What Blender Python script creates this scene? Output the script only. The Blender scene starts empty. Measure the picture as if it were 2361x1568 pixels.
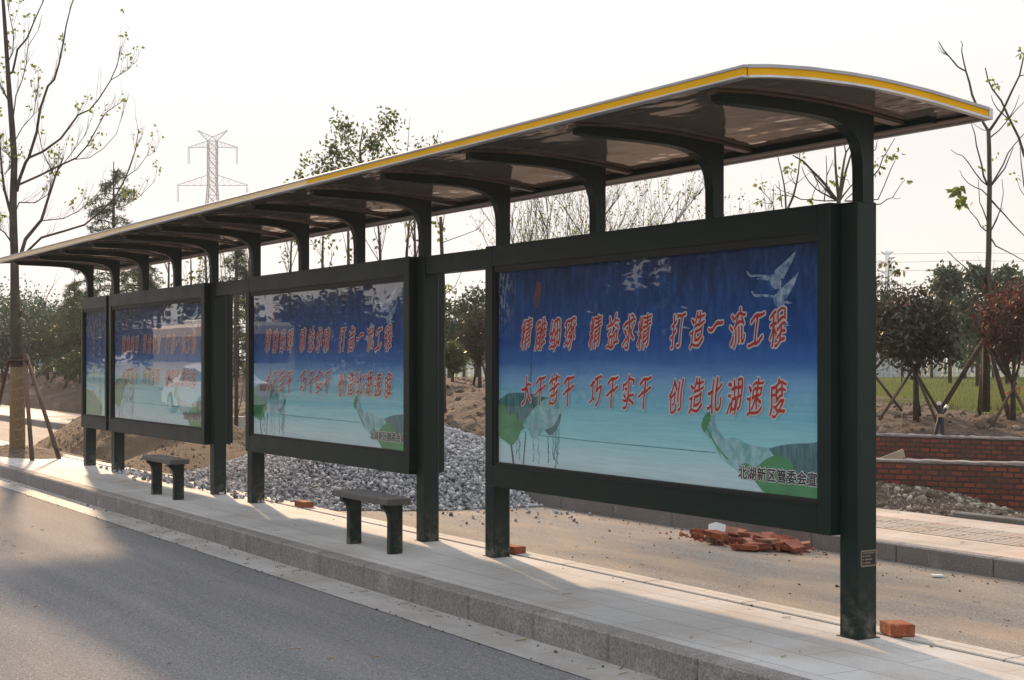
import bpy, math, random
import numpy as np
from mathutils import Vector, Matrix

# ------------------------------------------------------------------ camera, world, sun, exposure
SC = bpy.context.scene
COL = SC.collection
R = math.radians
YAW = R(31.4)
AX = Vector((-math.cos(YAW), math.sin(YAW), 0)); RT = Vector((math.sin(YAW), math.cos(YAW), 0)); UP = Vector((0, 0, 1))
EYE = Vector((0, 0, 1.67))
cam = bpy.data.cameras.new('camera'); camo = bpy.data.objects.new('camera', cam); COL.objects.link(camo)
camo.location = EYE
camo.rotation_euler = (-AX).to_track_quat('Z', 'Y').to_euler()
cam.sensor_width = 36; cam.lens = 36 * 3400 / 2361
cam.shift_y = (827 - 784) / 2361
cam.clip_start = 0.05; cam.clip_end = 6000
SC.camera = camo

SUN_EL = R(18.2); SUN_H = Vector((-.9725, .233, 0)).normalized()
SUN_DIR = (SUN_H * math.cos(SUN_EL) + UP * math.sin(SUN_EL)).normalized()
world = bpy.data.worlds.new('World'); SC.world = world; world.use_nodes = True
wn = world.node_tree; bg = wn.nodes['Background']
sky = wn.nodes.new('ShaderNodeTexSky'); sky.sky_type = 'NISHITA'; sky.sun_disc = False
sky.sun_elevation = SUN_EL; sky.sun_rotation = math.atan2(SUN_H.x, SUN_H.y)
sky.air_density = 1.0; sky.dust_density = 3.5; sky.ozone_density = 1.0; sky.altitude = 0
hs = wn.nodes.new('ShaderNodeHueSaturation'); hs.inputs['Saturation'].default_value = .55
wn.links.new(sky.outputs[0], hs.inputs['Color'])
# thick summer haze levels the sky out: GAIN * c / (1 + c / K)
def vm(op, a, b):
    n = wn.nodes.new('ShaderNodeVectorMath'); n.operation = op
    for i, x in ((0, a), (1, b)):
        if hasattr(x, 'is_output'): wn.links.new(x, n.inputs[i])
        else: n.inputs[i].default_value = x
    return n.outputs[0]
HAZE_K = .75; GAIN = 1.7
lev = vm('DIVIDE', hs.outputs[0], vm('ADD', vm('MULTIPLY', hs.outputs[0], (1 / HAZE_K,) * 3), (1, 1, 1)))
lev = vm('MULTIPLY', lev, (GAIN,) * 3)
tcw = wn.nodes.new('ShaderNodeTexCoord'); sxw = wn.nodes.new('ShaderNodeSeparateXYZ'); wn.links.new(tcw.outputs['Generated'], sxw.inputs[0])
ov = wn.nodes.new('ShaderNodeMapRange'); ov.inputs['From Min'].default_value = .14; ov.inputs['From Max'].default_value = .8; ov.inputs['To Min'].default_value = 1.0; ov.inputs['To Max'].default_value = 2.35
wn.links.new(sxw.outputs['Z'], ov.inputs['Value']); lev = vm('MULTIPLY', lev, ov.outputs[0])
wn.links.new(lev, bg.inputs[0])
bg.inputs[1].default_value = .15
sl = bpy.data.lights.new('sun', 'SUN'); sl.energy = 1.6; sl.angle = R(2.2); sl.color = (1, .68, .42)
so = bpy.data.objects.new('sun', sl); COL.objects.link(so); so.rotation_euler = SUN_DIR.to_track_quat('Z', 'Y').to_euler()
SC.view_settings.view_transform = 'Standard'; SC.view_settings.look = 'None'
SC.view_settings.gamma = 1; SC.view_settings.exposure = 2.3
SC.cycles.max_bounces = 8; SC.cycles.transparent_max_bounces = 12
SC.cycles.use_denoising = True

# ------------------------------------------------------------------ small geometry helpers
def at(u, v, d):            # point seen at photo pixel (2361 px wide copy) at depth d
    return EYE + AX * d + RT * ((u - 1180.5) / 3400 * d) + UP * ((827 - v) / 3400 * d)
def onz(u, v, z):
    return at(u, v, 3400 * (1.67 - z) / (v - 827))
def lattice(ix, iy, s):
    n = (ix * 374761393 + iy * 668265263 + s * 974634777) & 0x7fffffff
    n = ((n ^ (n >> 13)) * 1274126177) & 0x7fffffff
    return ((n ^ (n >> 16)) & 0xffff) / 65535.0
def noise2(x, y, seed=0, octaves=4, gain=.5):
    x = np.asarray(x, float); y = np.asarray(y, float); t = 0; a = 1; tot = 0
    for o in range(octaves):
        xi = np.floor(x).astype(np.int64); yi = np.floor(y).astype(np.int64); fx = x - xi; fy = y - yi
        fx = fx * fx * (3 - 2 * fx); fy = fy * fy * (3 - 2 * fy); s = seed + o * 17
        v = (lattice(xi, yi, s) * (1 - fx) + lattice(xi + 1, yi, s) * fx) * (1 - fy) + (lattice(xi, yi + 1, s) * (1 - fx) + lattice(xi + 1, yi + 1, s) * fx) * fy
        t = t + a * (v - .5) * 2; tot += a; a *= gain; x = x * 2.03 + 7.1; y = y * 2.03 + 3.7
    return t / tot

BASE = {}
def finish(o, label=None, cat=None, group=None, kind=None):
    if label: o['label'] = label
    if cat: o['category'] = cat
    if group: o['group'] = group
    if kind: o['kind'] = kind
    return o
def thing(name, loc, label, cat, group=None):
    o = bpy.data.objects.new(name, None); COL.objects.link(o); o.location = loc; o.empty_display_size = .1
    BASE[o.name] = Vector(loc)
    return finish(o, label, cat, group)
def link_mesh(name, me, mats, parent=None, smooth=False):
    for m in (mats if isinstance(mats, (list, tuple)) else [mats]): me.materials.append(m)
    if smooth: me.polygons.foreach_set('use_smooth', [True] * len(me.polygons))
    o = bpy.data.objects.new(name, me); COL.objects.link(o)
    if parent is not None:
        o.parent = parent; BASE[o.name] = BASE[parent.name]
        b = BASE[parent.name]
        me.transform(Matrix.Translation(-b))
    else:
        BASE[o.name] = Vector((0, 0, 0))
    return o
def copy_tree(o, parent=None):
    c = o.copy(); COL.objects.link(c)
    if parent is not None: c.parent = parent
    for ch in list(o.children): copy_tree(ch, c)
    return c

class MB:
    def __init__(s): s.v = []; s.f = []; s.m = []
    def add(s, vs, fs, mi=0):
        b = len(s.v); s.v += [tuple(p) for p in vs]; s.f += [tuple(i + b for i in f) for f in fs]; s.m += [mi] * len(fs); return s
    def box(s, x0, x1, y0, y1, z0, z1, mi=0, bev=0):
        if bev:
            b = bev; vs = []
            for sx, ex in ((x0, 1), (x1, -1)):
                for sy, ey in ((y0, 1), (y1, -1)):
                    for sz, ez in ((z0, 1), (z1, -1)):
                        vs += [(sx, sy + ey * b, sz + ez * b), (sx + ex * b, sy, sz + ez * b), (sx + ex * b, sy + ey * b, sz)]
            i = lambda a, c, d, k: (a * 4 + c * 2 + d) * 3 + k
            fs = []
            for a in (0, 1):
                q = [i(a, 0, 0, 0), i(a, 1, 0, 0), i(a, 1, 1, 0), i(a, 0, 1, 0)]; fs.append(q if a else q[::-1])
                q = [i(0, a, 0, 1), i(1, a, 0, 1), i(1, a, 1, 1), i(0, a, 1, 1)]; fs.append(q[::-1] if a else q)
                q = [i(0, 0, a, 2), i(1, 0, a, 2), i(1, 1, a, 2), i(0, 1, a, 2)]; fs.append(q if a else q[::-1])
            for a in (0, 1):
                for c in (0, 1):
                    e = (a + c) % 2
                    q = [i(a, c, 0, 0), i(a, c, 1, 0), i(a, c, 1, 1), i(a, c, 0, 1)]; fs.append(q if e else q[::-1])
                    q = [i(a, 0, c, 0), i(a, 1, c, 0), i(a, 1, c, 2), i(a, 0, c, 2)]; fs.append(q[::-1] if e else q)
                    q = [i(0, a, c, 1), i(1, a, c, 1), i(1, a, c, 2), i(0, a, c, 2)]; fs.append(q if e else q[::-1])
            for a in (0, 1):
                for c in (0, 1):
                    for d in (0, 1):
                        q = [i(a, c, d, 0), i(a, c, d, 1), i(a, c, d, 2)]; fs.append(q if (a + c + d) % 2 else q[::-1])
            return s.add(vs, fs, mi)
        vs = [(x0, y0, z0), (x1, y0, z0), (x1, y1, z0), (x0, y1, z0), (x0, y0, z1), (x1, y0, z1), (x1, y1, z1), (x0, y1, z1)]
        return s.add(vs, [(3, 2, 1, 0), (4, 5, 6, 7), (0, 1, 5, 4), (1, 2, 6, 5), (2, 3, 7, 6), (3, 0, 4, 7)], mi)
    def obox(s, c, ux, uy, uz, sx, sy, sz, mi=0, jit=0, rng=None):
        vs = []
        for dz in (-1, 1):
            for dx, dy in ((-1, -1), (1, -1), (1, 1), (-1, 1)):
                p = Vector(c) + ux * (dx * sx / 2) + uy * (dy * sy / 2) + uz * (dz * sz / 2)
                if jit: p += Vector((rng.uniform(-jit, jit), rng.uniform(-jit, jit), rng.uniform(-jit, jit)))
                vs.append(p)
        return s.add(vs, [(3, 2, 1, 0), (4, 5, 6, 7), (0, 1, 5, 4), (1, 2, 6, 5), (2, 3, 7, 6), (3, 0, 4, 7)], mi)
    def tube(s, pts, rad, n=6, mi=0, cap=True):
        pts = [Vector(p) for p in pts]
        if not hasattr(rad, '__len__'): rad = [rad] * len(pts)
        vs = []; fs = []; ref = None
        for k, p in enumerate(pts):
            d = (pts[min(k + 1, len(pts) - 1)] - pts[max(k - 1, 0)])
            d = d.normalized() if d.length > 1e-9 else Vector((0, 0, 1))
            if ref is None: ref = d.orthogonal().normalized()
            ref = (ref - d * ref.dot(d)); ref = ref.normalized() if ref.length > 1e-6 else d.orthogonal().normalized()
            b = d.cross(ref)
            for j in range(n):
                a = 2 * math.pi * j / n
                vs.append(p + (ref * math.cos(a) + b * math.sin(a)) * rad[k])
        for k in range(len(pts) - 1):
            for j in range(n):
                fs.append((k * n + j, k * n + (j + 1) % n, (k + 1) * n + (j + 1) % n, (k + 1) * n + j))
        if cap:
            fs.append(tuple(range(n))[::-1]); fs.append(tuple((len(pts) - 1) * n + j for j in range(n)))
        return s.add(vs, fs, mi)
    def bar(s, a, b, w, mi=0): return s.tube([a, b], w / 2 * 1.3, 4, mi)
    def prism(s, poly, x0, x1, mi=0):       # polygon in (y, z) extruded along x
        n = len(poly); vs = [(x0, y, z) for y, z in poly] + [(x1, y, z) for y, z in poly]
        fs = [(i, (i + 1) % n, n + (i + 1) % n, n + i) for i in range(n)] + [tuple(range(n))[::-1], tuple(range(n, 2 * n))]
        return s.add(vs, fs, mi)
    def mesh(s, name):
        me = bpy.data.meshes.new(name); me.from_pydata(s.v, [], s.f)
        if any(s.m): me.polygons.foreach_set('material_index', s.m)
        me.update(); return me
    def build(s, name, mats, parent=None, smooth=False): return link_mesh(name, s.mesh(name), mats, parent, smooth)

def np_mesh(name, V, Fc):
    V = np.ascontiguousarray(V, dtype=np.float32); Fc = np.ascontiguousarray(Fc, dtype=np.int32); k = Fc.shape[1]
    me = bpy.data.meshes.new(name); me.vertices.add(len(V)); me.vertices.foreach_set('co', V.ravel())
    me.loops.add(Fc.size); me.loops.foreach_set('vertex_index', Fc.ravel())
    me.polygons.add(len(Fc)); me.polygons.foreach_set('loop_start', np.arange(0, Fc.size, k, dtype=np.int32))
    me.update(calc_edges=True); me.validate(); return me
def heightfield(name, x0, x1, y0, y1, step, fn, mat, parent=None, smooth=True):
    nx = int((x1 - x0) / step) + 1; ny = int((y1 - y0) / step) + 1
    X, Y = np.meshgrid(np.linspace(x0, x1, nx), np.linspace(y0, y1, ny)); Z = fn(X, Y)
    i = np.arange(ny - 1)[:, None] * nx + np.arange(nx - 1)[None, :]
    Fc = np.stack([i, i + 1, i + nx + 1, i + nx], -1).reshape(-1, 4)
    return link_mesh(name, np_mesh(name, np.stack([X, Y, Z], -1).reshape(-1, 3), Fc), mat, parent, smooth)

g_ = (1 + 5 ** .5) / 2
ICO_V = np.array([(-1, g_, 0), (1, g_, 0), (-1, -g_, 0), (1, -g_, 0), (0, -1, g_), (0, 1, g_), (0, -1, -g_), (0, 1, -g_), (g_, 0, -1), (g_, 0, 1), (-g_, 0, -1), (-g_, 0, 1)], float); ICO_V /= np.linalg.norm(ICO_V[0])
ICO_F = np.array([(0, 11, 5), (0, 5, 1), (0, 1, 7), (0, 7, 10), (0, 10, 11), (1, 5, 9), (5, 11, 4), (11, 10, 2), (10, 7, 6), (7, 1, 8), (3, 9, 4), (3, 4, 2), (3, 2, 6), (3, 6, 8), (3, 8, 9), (4, 9, 5), (2, 4, 11), (6, 2, 10), (8, 6, 7), (9, 8, 1)])
def stones(name, P, S, seed, flat=.7):
    r = np.random.default_rng(seed); N = len(P)
    V = ICO_V[None] * (1 + r.uniform(-.32, .32, (N, 12, 1)))
    V = V * r.uniform(.62, 1.15, (N, 1, 3)); V[:, :, 2] *= flat
    q = r.normal(size=(N, 4)); q /= np.linalg.norm(q, axis=1, keepdims=True); w, x, y, z = q.T
    M = np.stack([1 - 2 * (y * y + z * z), 2 * (x * y - z * w), 2 * (x * z + y * w), 2 * (x * y + z * w), 1 - 2 * (x * x + z * z), 2 * (y * z - x * w), 2 * (x * z - y * w), 2 * (y * z + x * w), 1 - 2 * (x * x + y * y)], -1).reshape(N, 3, 3)
    V = np.einsum('nij,nkj->nki', M, V) * S[:, None, None] + P[:, None, :]
    Fc = (ICO_F[None] + (np.arange(N) * 12)[:, None, None]).reshape(-1, 3)
    return np_mesh(name, V.reshape(-1, 3), Fc)
def leaf_arrays(P, L, seed, ratio=.5, droop=.0, up=.0):
    """one kite shaped, slightly folded leaf per point: long axis random, drooping"""
    r = np.random.default_rng(seed); N = len(P)
    a = r.normal(size=(N, 3)); a[:, 2] -= droop; a /= np.linalg.norm(a, axis=1, keepdims=True)
    n = r.normal(size=(N, 3)); n[:, 2] += up
    b = np.cross(a, n); b /= np.linalg.norm(b, axis=1, keepdims=True); c = np.cross(a, b)
    L = (np.broadcast_to(L, (N,)) * r.uniform(.7, 1.3, N))[:, None]
    base = P; tip = P + a * L; mid = P + a * L * .45
    l = mid + b * L * ratio / 2 + c * L * .08; rr = mid - b * L * ratio / 2 + c * L * .08
    V = np.stack([base, rr, tip, l], 1).reshape(-1, 3)
    Fc = np.arange(4 * N).reshape(N, 4)
    return V, Fc
def leaf_mesh(name, P, L, seed, **k):
    V, Fc = leaf_arrays(np.asarray(P, float), L, seed, **k); return np_mesh(name, V, Fc)

# ------------------------------------------------------------------ materials
def mat(name): m = bpy.data.materials.new(name); m.use_nodes = True; return m, m.node_tree, m.node_tree.nodes['Principled BSDF']
def N(nt, t, **k):
    n = nt.nodes.new('ShaderNode' + t)
    for a, b in k.items():
        if a in n.inputs.keys(): n.inputs[a].default_value = b
        else: setattr(n, a, b)
    return n
def ramp(nt, fac, stops):
    n = nt.nodes.new('ShaderNodeValToRGB'); e = n.color_ramp.elements
    while len(e) < len(stops): e.new(.5)
    for k, (p, c) in enumerate(stops): e[k].position = p; e[k].color = (*c, 1)
    nt.links.new(fac, n.inputs[0]); return n.outputs[0]
def mixc(nt, fac, a, b, mode='MIX'):
    n = nt.nodes.new('ShaderNodeMix'); n.data_type = 'RGBA'; n.blend_type = mode
    for i, x in ((0, fac), (6, a), (7, b)):
        if hasattr(x, 'is_output'): nt.links.new(x, n.inputs[i])
        elif isinstance(x, tuple): n.inputs[i].default_value = (*x, 1)
        else: n.inputs[i].default_value = x
    return n.outputs[2]
def coords(nt): return nt.nodes.new('ShaderNodeTexCoord').outputs['Object']
def noise(nt, vec, scale, detail=4, rough=.55, stretch=None):
    if stretch:
        mp = N(nt, 'Mapping'); mp.inputs['Scale'].default_value = stretch; nt.links.new(vec, mp.inputs[0]); vec = mp.outputs[0]
    n = N(nt, 'TexNoise', Scale=scale, Detail=detail, Roughness=rough); nt.links.new(vec, n.inputs['Vector']); return n.outputs['Fac']
def bump(nt, bsdf, h, strength=.3, dist=.01):
    b = N(nt, 'Bump', Strength=strength, Distance=dist); nt.links.new(h, b.inputs['Height']); nt.links.new(b.outputs[0], bsdf.inputs['Normal']); return b

def mottled(name, c0, c1, big=1.5, fine=60, rough=.85, bmp=.3, dist=.01, c2=None, fineamt=.5, spec=.3):
    m, nt, b = mat(name); co = coords(nt)
    f1 = noise(nt, co, big, 5); f2 = noise(nt, co, fine, 3, .7)
    col = ramp(nt, f1, [(.35, c0), (.65, c1)])
    if c2:
        f3 = noise(nt, co, big * 2.7, 4); col = mixc(nt, ramp(nt, f3, [(.55, (0, 0, 0)), (.75, (1, 1, 1))]), col, c2)
    col = mixc(nt, fineamt, col, ramp(nt, f2, [(.3, (.45, .45, .45)), (.7, (1.35, 1.35, 1.35))]), 'MULTIPLY')
    nt.links.new(col, b.inputs['Base Color']); b.inputs['Roughness'].default_value = rough; b.inputs['Specular IOR Level'].default_value = spec
    if bmp: bump(nt, b, f2, bmp, dist)
    return m
def island(name, stops, rough=.8, bmp=0, transl=0, spec=.3, tcol=None):
    """every separate little piece of the mesh takes its own tone"""
    m, nt, b = mat(name); g = nt.nodes.new('ShaderNodeNewGeometry')
    col = ramp(nt, g.outputs['Random Per Island'], stops); nt.links.new(col, b.inputs['Base Color'])
    b.inputs['Roughness'].default_value = rough; b.inputs['Specular IOR Level'].default_value = spec
    if bmp:
        bump(nt, b, noise(nt, coords(nt), 90, 3), bmp, .01)
    if transl:
        t = nt.nodes.new('ShaderNodeBsdfTranslucent'); nt.links.new(mixc(nt, .6, col, tcol or (.30, .38, .05), 'MIX'), t.inputs['Color'])
        mx = nt.nodes.new('ShaderNodeMixShader'); mx.inputs[0].default_value = transl
        nt.links.new(b.outputs[0], mx.inputs[1]); nt.links.new(t.outputs[0], mx.inputs[2]); nt.links.new(mx.outputs[0], nt.nodes['Material Output'].inputs[0])
    return m
def plain(name, c, rough=.5, metal=0, spec=.5, var=.12, scale=6):
    m, nt, b = mat(name); f = noise(nt, coords(nt), scale, 5)
    lo = tuple(x * (1 - var) for x in c); hi = tuple(x * (1 + var) for x in c)
    nt.links.new(ramp(nt, f, [(.3, lo), (.7, hi)]), b.inputs['Base Color'])
    b.inputs['Roughness'].default_value = rough; b.inputs['Metallic'].default_value = metal; b.inputs['Specular IOR Level'].default_value = spec
    return m

# asphalt with its stone speckle and dusty patches
def asphalt(name, base, dust, dustamt):
    m, nt, b = mat(name); co = coords(nt)
    f = noise(nt, co, 70, 4, .9); g = noise(nt, co, 24, 5, .85); big = noise(nt, co, .7, 5, .6, (1, 2.4, 1))
    col = ramp(nt, f, [(.34, tuple(x * .38 for x in base)), (.52, base), (.66, tuple(x * 2.0 for x in base))])
    col = mixc(nt, .75, col, ramp(nt, g, [(.32, (.55, .55, .56)), (.66, (1.5, 1.48, 1.46))]), 'MULTIPLY')
    fd = ramp(nt, big, [(.42, (0, 0, 0)), (.72, (dustamt,) * 3)])
    col = mixc(nt, fd, col, dust)
    trk = noise(nt, co, 2.2, 4, .6, (.10, 1.3, 1)); col = mixc(nt, .5, col, ramp(nt, trk, [(.35, (.80, .80, .80)), (.65, (1.22, 1.20, 1.18))]), 'MULTIPLY')
    sp = noise(nt, co, 9, 2, .5); col = mixc(nt, ramp(nt, sp, [(.74, (0, 0, 0)), (.80, (.35, .35, .35))]), col, tuple(min(x * 1.5, .5) for x in dust))
    vo = N(nt, 'TexVoronoi', Scale=.33); vo.feature = 'DISTANCE_TO_EDGE'; wv = N(nt, 'VectorMath', operation='ADD'); nz = N(nt, 'TexNoise', Scale=1.3, Detail=5, Roughness=.6); nt.links.new(co, nz.inputs['Vector'])
    sc_ = N(nt, 'VectorMath', operation='SCALE'); sc_.inputs['Scale'].default_value = .9; nt.links.new(nz.outputs['Color'], sc_.inputs[0]); nt.links.new(co, wv.inputs[0]); nt.links.new(sc_.outputs[0], wv.inputs[1]); nt.links.new(wv.outputs[0], vo.inputs['Vector'])
    ck = mixc(nt, 1.0, ramp(nt, vo.outputs['Distance'], [(.0, (1, 1, 1)), (.0035, (0, 0, 0))]), ramp(nt, noise(nt, co, .5, 2), [(.5, (0, 0, 0)), (.62, (.45, .45, .45))]), 'MULTIPLY'); col = mixc(nt, ck, col, (.05, .048, .046))
    nt.links.new(col, b.inputs['Base Color']); b.inputs['Roughness'].default_value = .9; b.inputs['Specular IOR Level'].default_value = .12
    bump(nt, b, f, .5, .004); return m
M_ROAD = asphalt('asphalt', (.150, .150, .156), (.22, .212, .205), .35)
M_LANE = asphalt('dusty_lane', (.185, .175, .165), (.34, .255, .18), .8)

def paving(name, c0, c1, bw, rh, joint, stain=None, off=.5, s0=.48, s1=.68):
    m, nt, b = mat(name); co = coords(nt)
    br = N(nt, 'TexBrick', Scale=1.0); br.offset = off
    for k, v in (('Mortar Size', joint), ('Mortar Smooth', .2), ('Bias', 0), ('Brick Width', bw), ('Row Height', rh)): br.inputs[k].default_value = v
    br.inputs['Color1'].default_value = (*c0, 1); br.inputs['Color2'].default_value = (*c1, 1); br.inputs['Mortar'].default_value = (.21, .195, .175, 1)
    nt.links.new(co, br.inputs['Vector'])
    f = noise(nt, co, 90, 3, .7); g = noise(nt, co, 1.6, 5)
    col = mixc(nt, .4, br.outputs['Color'], ramp(nt, f, [(.3, (.6, .6, .6)), (.7, (1.3, 1.3, 1.3))]), 'MULTIPLY')
    col = mixc(nt, .5, col, ramp(nt, g, [(.35, (.75, .73, .70)), (.65, (1.2, 1.2, 1.2))]), 'MULTIPLY')
    if stain:
        h = noise(nt, co, 1.1, 5, .6, (1, 1.6, 1)); col = mixc(nt, ramp(nt, h, [(s0, (0, 0, 0)), (s1, (.75, .75, .75))]), col, stain)
    nt.links.new(col, b.inputs['Base Color']); b.inputs['Roughness'].default_value = .8; b.inputs['Specular IOR Level'].default_value = .3
    inv = N(nt, 'Math', operation='SUBTRACT'); inv.inputs[0].default_value = 1; nt.links.new(br.outputs['Fac'], inv.inputs[1])
    b1 = N(nt, 'Bump', Strength=.6, Distance=.006); nt.links.new(inv.outputs[0], b1.inputs['Height'])
    b2 = N(nt, 'Bump', Strength=.25, Distance=.003); nt.links.new(f, b2.inputs['Height']); nt.links.new(b1.outputs[0], b2.inputs['Normal']); nt.links.new(b2.outputs[0], b.inputs['Normal'])
    return m
M_PAVE = paving('platform_paving', (.40, .39, .385), (.44, .43, .42), .8, .271, .0035, (.33, .265, .20), .5, .5, .73)
M_EDGE = paving('edge_slab', (.42, .39, .355), (.45, .42, .385), 1.0, 1.0, .005)
M_FARPAVE = paving('far_paving', (.40, .34, .29), (.44, .38, .32), .6, .3, .006, (.46, .27, .20))
M_GUTTER = paving('gutter', (.36, .35, .34), (.385, .375, .365), 1.54, 3.0, .006, (.25, .215, .18), .5, .46, .66)
M_KERB = mottled('kerb_granite', (.21, .19, .18), (.25, .23, .215), 1.2, 75, .85, .35, .004, (.32, .30, .285), fineamt=.95)
M_TACT = mottled('tactile', (.42, .35, .29), (.46, .39, .33), 1.0, 90, .8, .2, .003, (.47, .29, .22))
M_SOIL = mottled('soil', (.085, .058, .042), (.135, .097, .072), .9, 14, .95, 1.0, .10, (.065, .045, .034))
M_SOILHEAP = mottled('soil_heap', (.11, .072, .042), (.165, .112, .068), 1.1, 34, .95, 1.0, .05, (.085, .055, .034))
M_GROUND = mottled('ground', (.10, .10, .055), (.13, .12, .07), .2, 8, .95, .3, .05)
M_LAWN = mottled('lawn_ground', (.10, .122, .048), (.135, .15, .064), .5, 30, .95, .4, .03, (.15, .135, .06))
M_GREEN = None
def green_metal():
    m, nt, b = mat('dark_green_paint'); co = coords(nt)
    f = noise(nt, co, 3.0, 6, .65); col = ramp(nt, f, [(.3, (.0014, .0110, .0080)), (.7, (.0028, .0160, .0122))])
    d = noise(nt, co, 40, 3, .7); col = mixc(nt, ramp(nt, d, [(.66, (0, 0, 0)), (.8, (.30, .30, .30))]), col, (.035, .04, .036))
    sz = N(nt, 'SeparateXYZ'); nt.links.new(co, sz.inputs[0]); ft = ramp(nt, sz.outputs[2], [(.0, (1, 1, 1)), (.16, (.25, .25, .25)), (.45, (0, 0, 0))])
    sp_ = ramp(nt, noise(nt, co, 13, 5, .7), [(.46, (0, 0, 0)), (.62, (.75, .75, .75))]); col = mixc(nt, mixc(nt, 1.0, ft, sp_, 'MULTIPLY'), col, (.16, .135, .11))
    rn = ramp(nt, noise(nt, co, 16, 5, .75, (3, 3, .35)), [(.62, (0, 0, 0)), (.78, (.4, .4, .4))]); col = mixc(nt, rn, col, (.022, .030, .027))
    nt.links.new(col, b.inputs['Base Color'])
    nt.links.new(ramp(nt, f, [(.2, (.36, .36, .36)), (.8, (.52, .52, .52))]), b.inputs['Roughness']); b.inputs['Specular IOR Level'].default_value = .34
    b1 = N(nt, 'Bump', Strength=.35, Distance=.012); nt.links.new(noise(nt, co, 2.6, 3), b1.inputs['Height']); b2 = N(nt, 'Bump', Strength=.12, Distance=.002); nt.links.new(noise(nt, co, 220, 2), b2.inputs['Height'])
    nt.links.new(b1.outputs[0], b2.inputs['Normal']); nt.links.new(b2.outputs[0], b.inputs['Normal']); return m
M_GREEN = green_metal()
M_BLACK = plain('black_rubber', (.008, .008, .008), .6)
M_SILVER = plain('aluminium_trim', (.55, .55, .56), .35, .85)
M_LIP = plain('grey_lip', (.36, .36, .39), .5)
M_ROOFTOP = plain('roof_sheet', (.42, .42, .43), .45, .3)
M_YELLOW = plain('yellow_fascia', (.72, .37, .0), .5, 0, .15, .04)
M_BEIGE = plain('faded_glare_fascia', (.74, .50, .22), .4, 0, .5, .04)  # faded yellow, paled further by glare put into the colour
M_RIBSTRIP = plain('rib_strip', (.17, .115, .085), .4, 0, .5)
M_BENCH = plain('bench_slab', (.10, .09, .085), .55, 0, .5, .2, 14)
def soffit():
    m, nt, b = mat('glossy_soffit'); co = coords(nt)
    b.inputs['Base Color'].default_value = (.36, .295, .255, 1); b.inputs['Roughness'].default_value = .06
    b.inputs['Specular IOR Level'].default_value = .6; b.inputs['Metallic'].default_value = .55
    f = noise(nt, co, 1.5, 3, .5, (.7, 1.2, 1)); g = noise(nt, co, 5, 2, .5, (.5, 1.6, 1))
    s = N(nt, 'Math', operation='MULTIPLY_ADD'); s.inputs[1].default_value = .22; nt.links.new(g, s.inputs[0]); nt.links.new(f, s.inputs[2])
    bump(nt, b, s.outputs[0], 1.0, .02); return m
M_SOFFIT = soffit()
def glass():
    m, nt, b = mat('clear_pane'); nt.nodes.remove(b)
    t = nt.nodes.new('ShaderNodeBsdfTransparent'); t.inputs[0].default_value = (.96, .98, .98, 1)
    g = nt.nodes.new('ShaderNodeBsdfGlossy'); g.inputs['Roughness'].default_value = .012
    fr = N(nt, 'Fresnel', IOR=1.48); mx = nt.nodes.new('ShaderNodeMixShader')
    bp = N(nt, 'Bump', Strength=.10, Distance=.01); nt.links.new(noise(nt, coords(nt), 1.6, 2, .5, (1, 1, .35)), bp.inputs['Height']); nt.links.new(bp.outputs[0], g.inputs['Normal'])
    ge = nt.nodes.new('ShaderNodeNewGeometry'); iv = N(nt, 'Math', operation='SUBTRACT'); iv.inputs[0].default_value = 1; nt.links.new(ge.outputs['Backfacing'], iv.inputs[1])
    a1 = N(nt, 'Math', operation='ADD'); nt.links.new(fr.outputs[0], a1.inputs[0]); a1.inputs[1].default_value = 1
    d1 = N(nt, 'Math', operation='DIVIDE'); nt.links.new(fr.outputs[0], d1.inputs[0]); nt.links.new(a1.outputs[0], d1.inputs[1]); d2 = N(nt, 'Math', operation='MULTIPLY'); nt.links.new(d1.outputs[0], d2.inputs[0]); d2.inputs[1].default_value = 2
    ml = N(nt, 'Math', operation='MULTIPLY'); nt.links.new(d2.outputs[0], ml.inputs[0]); nt.links.new(iv.outputs[0], ml.inputs[1]); nt.links.new(ml.outputs[0], mx.inputs[0]); nt.links.new(t.outputs[0], mx.inputs[1]); nt.links.new(g.outputs[0], mx.inputs[2])
    nt.links.new(mx.outputs[0], nt.nodes['Material Output'].inputs[0]); return m
M_GLASS = glass()
M_BARK = mottled('bark', (.050, .038, .030), (.085, .066, .052), 4, 40, .9, .6, .01)
M_BARKG = mottled('greenish_bark', (.050, .048, .030), (.085, .078, .05), 4, 40, .9, .5, .01)
M_STAKE = mottled('stake_wood', (.075, .045, .032), (.12, .075, .055), 5, 50, .9, .5, .01)
M_STRAW = None
def straw():
    m, nt, b = mat('straw_wrap'); co = coords(nt)
    f = noise(nt, co, 60, 3, .6, (3, 3, .25)); nt.links.new(ramp(nt, f, [(.3, (.11, .065, .03)), (.7, (.33, .215, .115))]), b.inputs['Base Color'])
    b.inputs['Roughness'].default_value = .9; bump(nt, b, f, .9, .02); return m
M_STRAW = straw()
M_ROPE = plain('rope', (.34, .24, .13), .9)
M_LEAF = island('leaf_yellow_green', [(0, (.05, .075, .012)), (.6, (.10, .12, .02)), (1, (.16, .13, .03))], .55, 0, .35)
M_LEAFG = island('leaf_dark_green', [(0, (.018, .034, .016)), (.7, (.035, .058, .024)), (1, (.06, .08, .03))], .5, 0, .22)
M_LEAFO = island('leaf_opposite', [(0, (.010, .020, .012)), (1, (.028, .044, .026))], .8, 0, 0)
M_LEAFB = island('leaf_grey_green', [(0, (.026, .052, .030)), (.7, (.046, .082, .046)), (1, (.075, .11, .06))], .6, 0, .15, .3, (.10, .15, .06))
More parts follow.
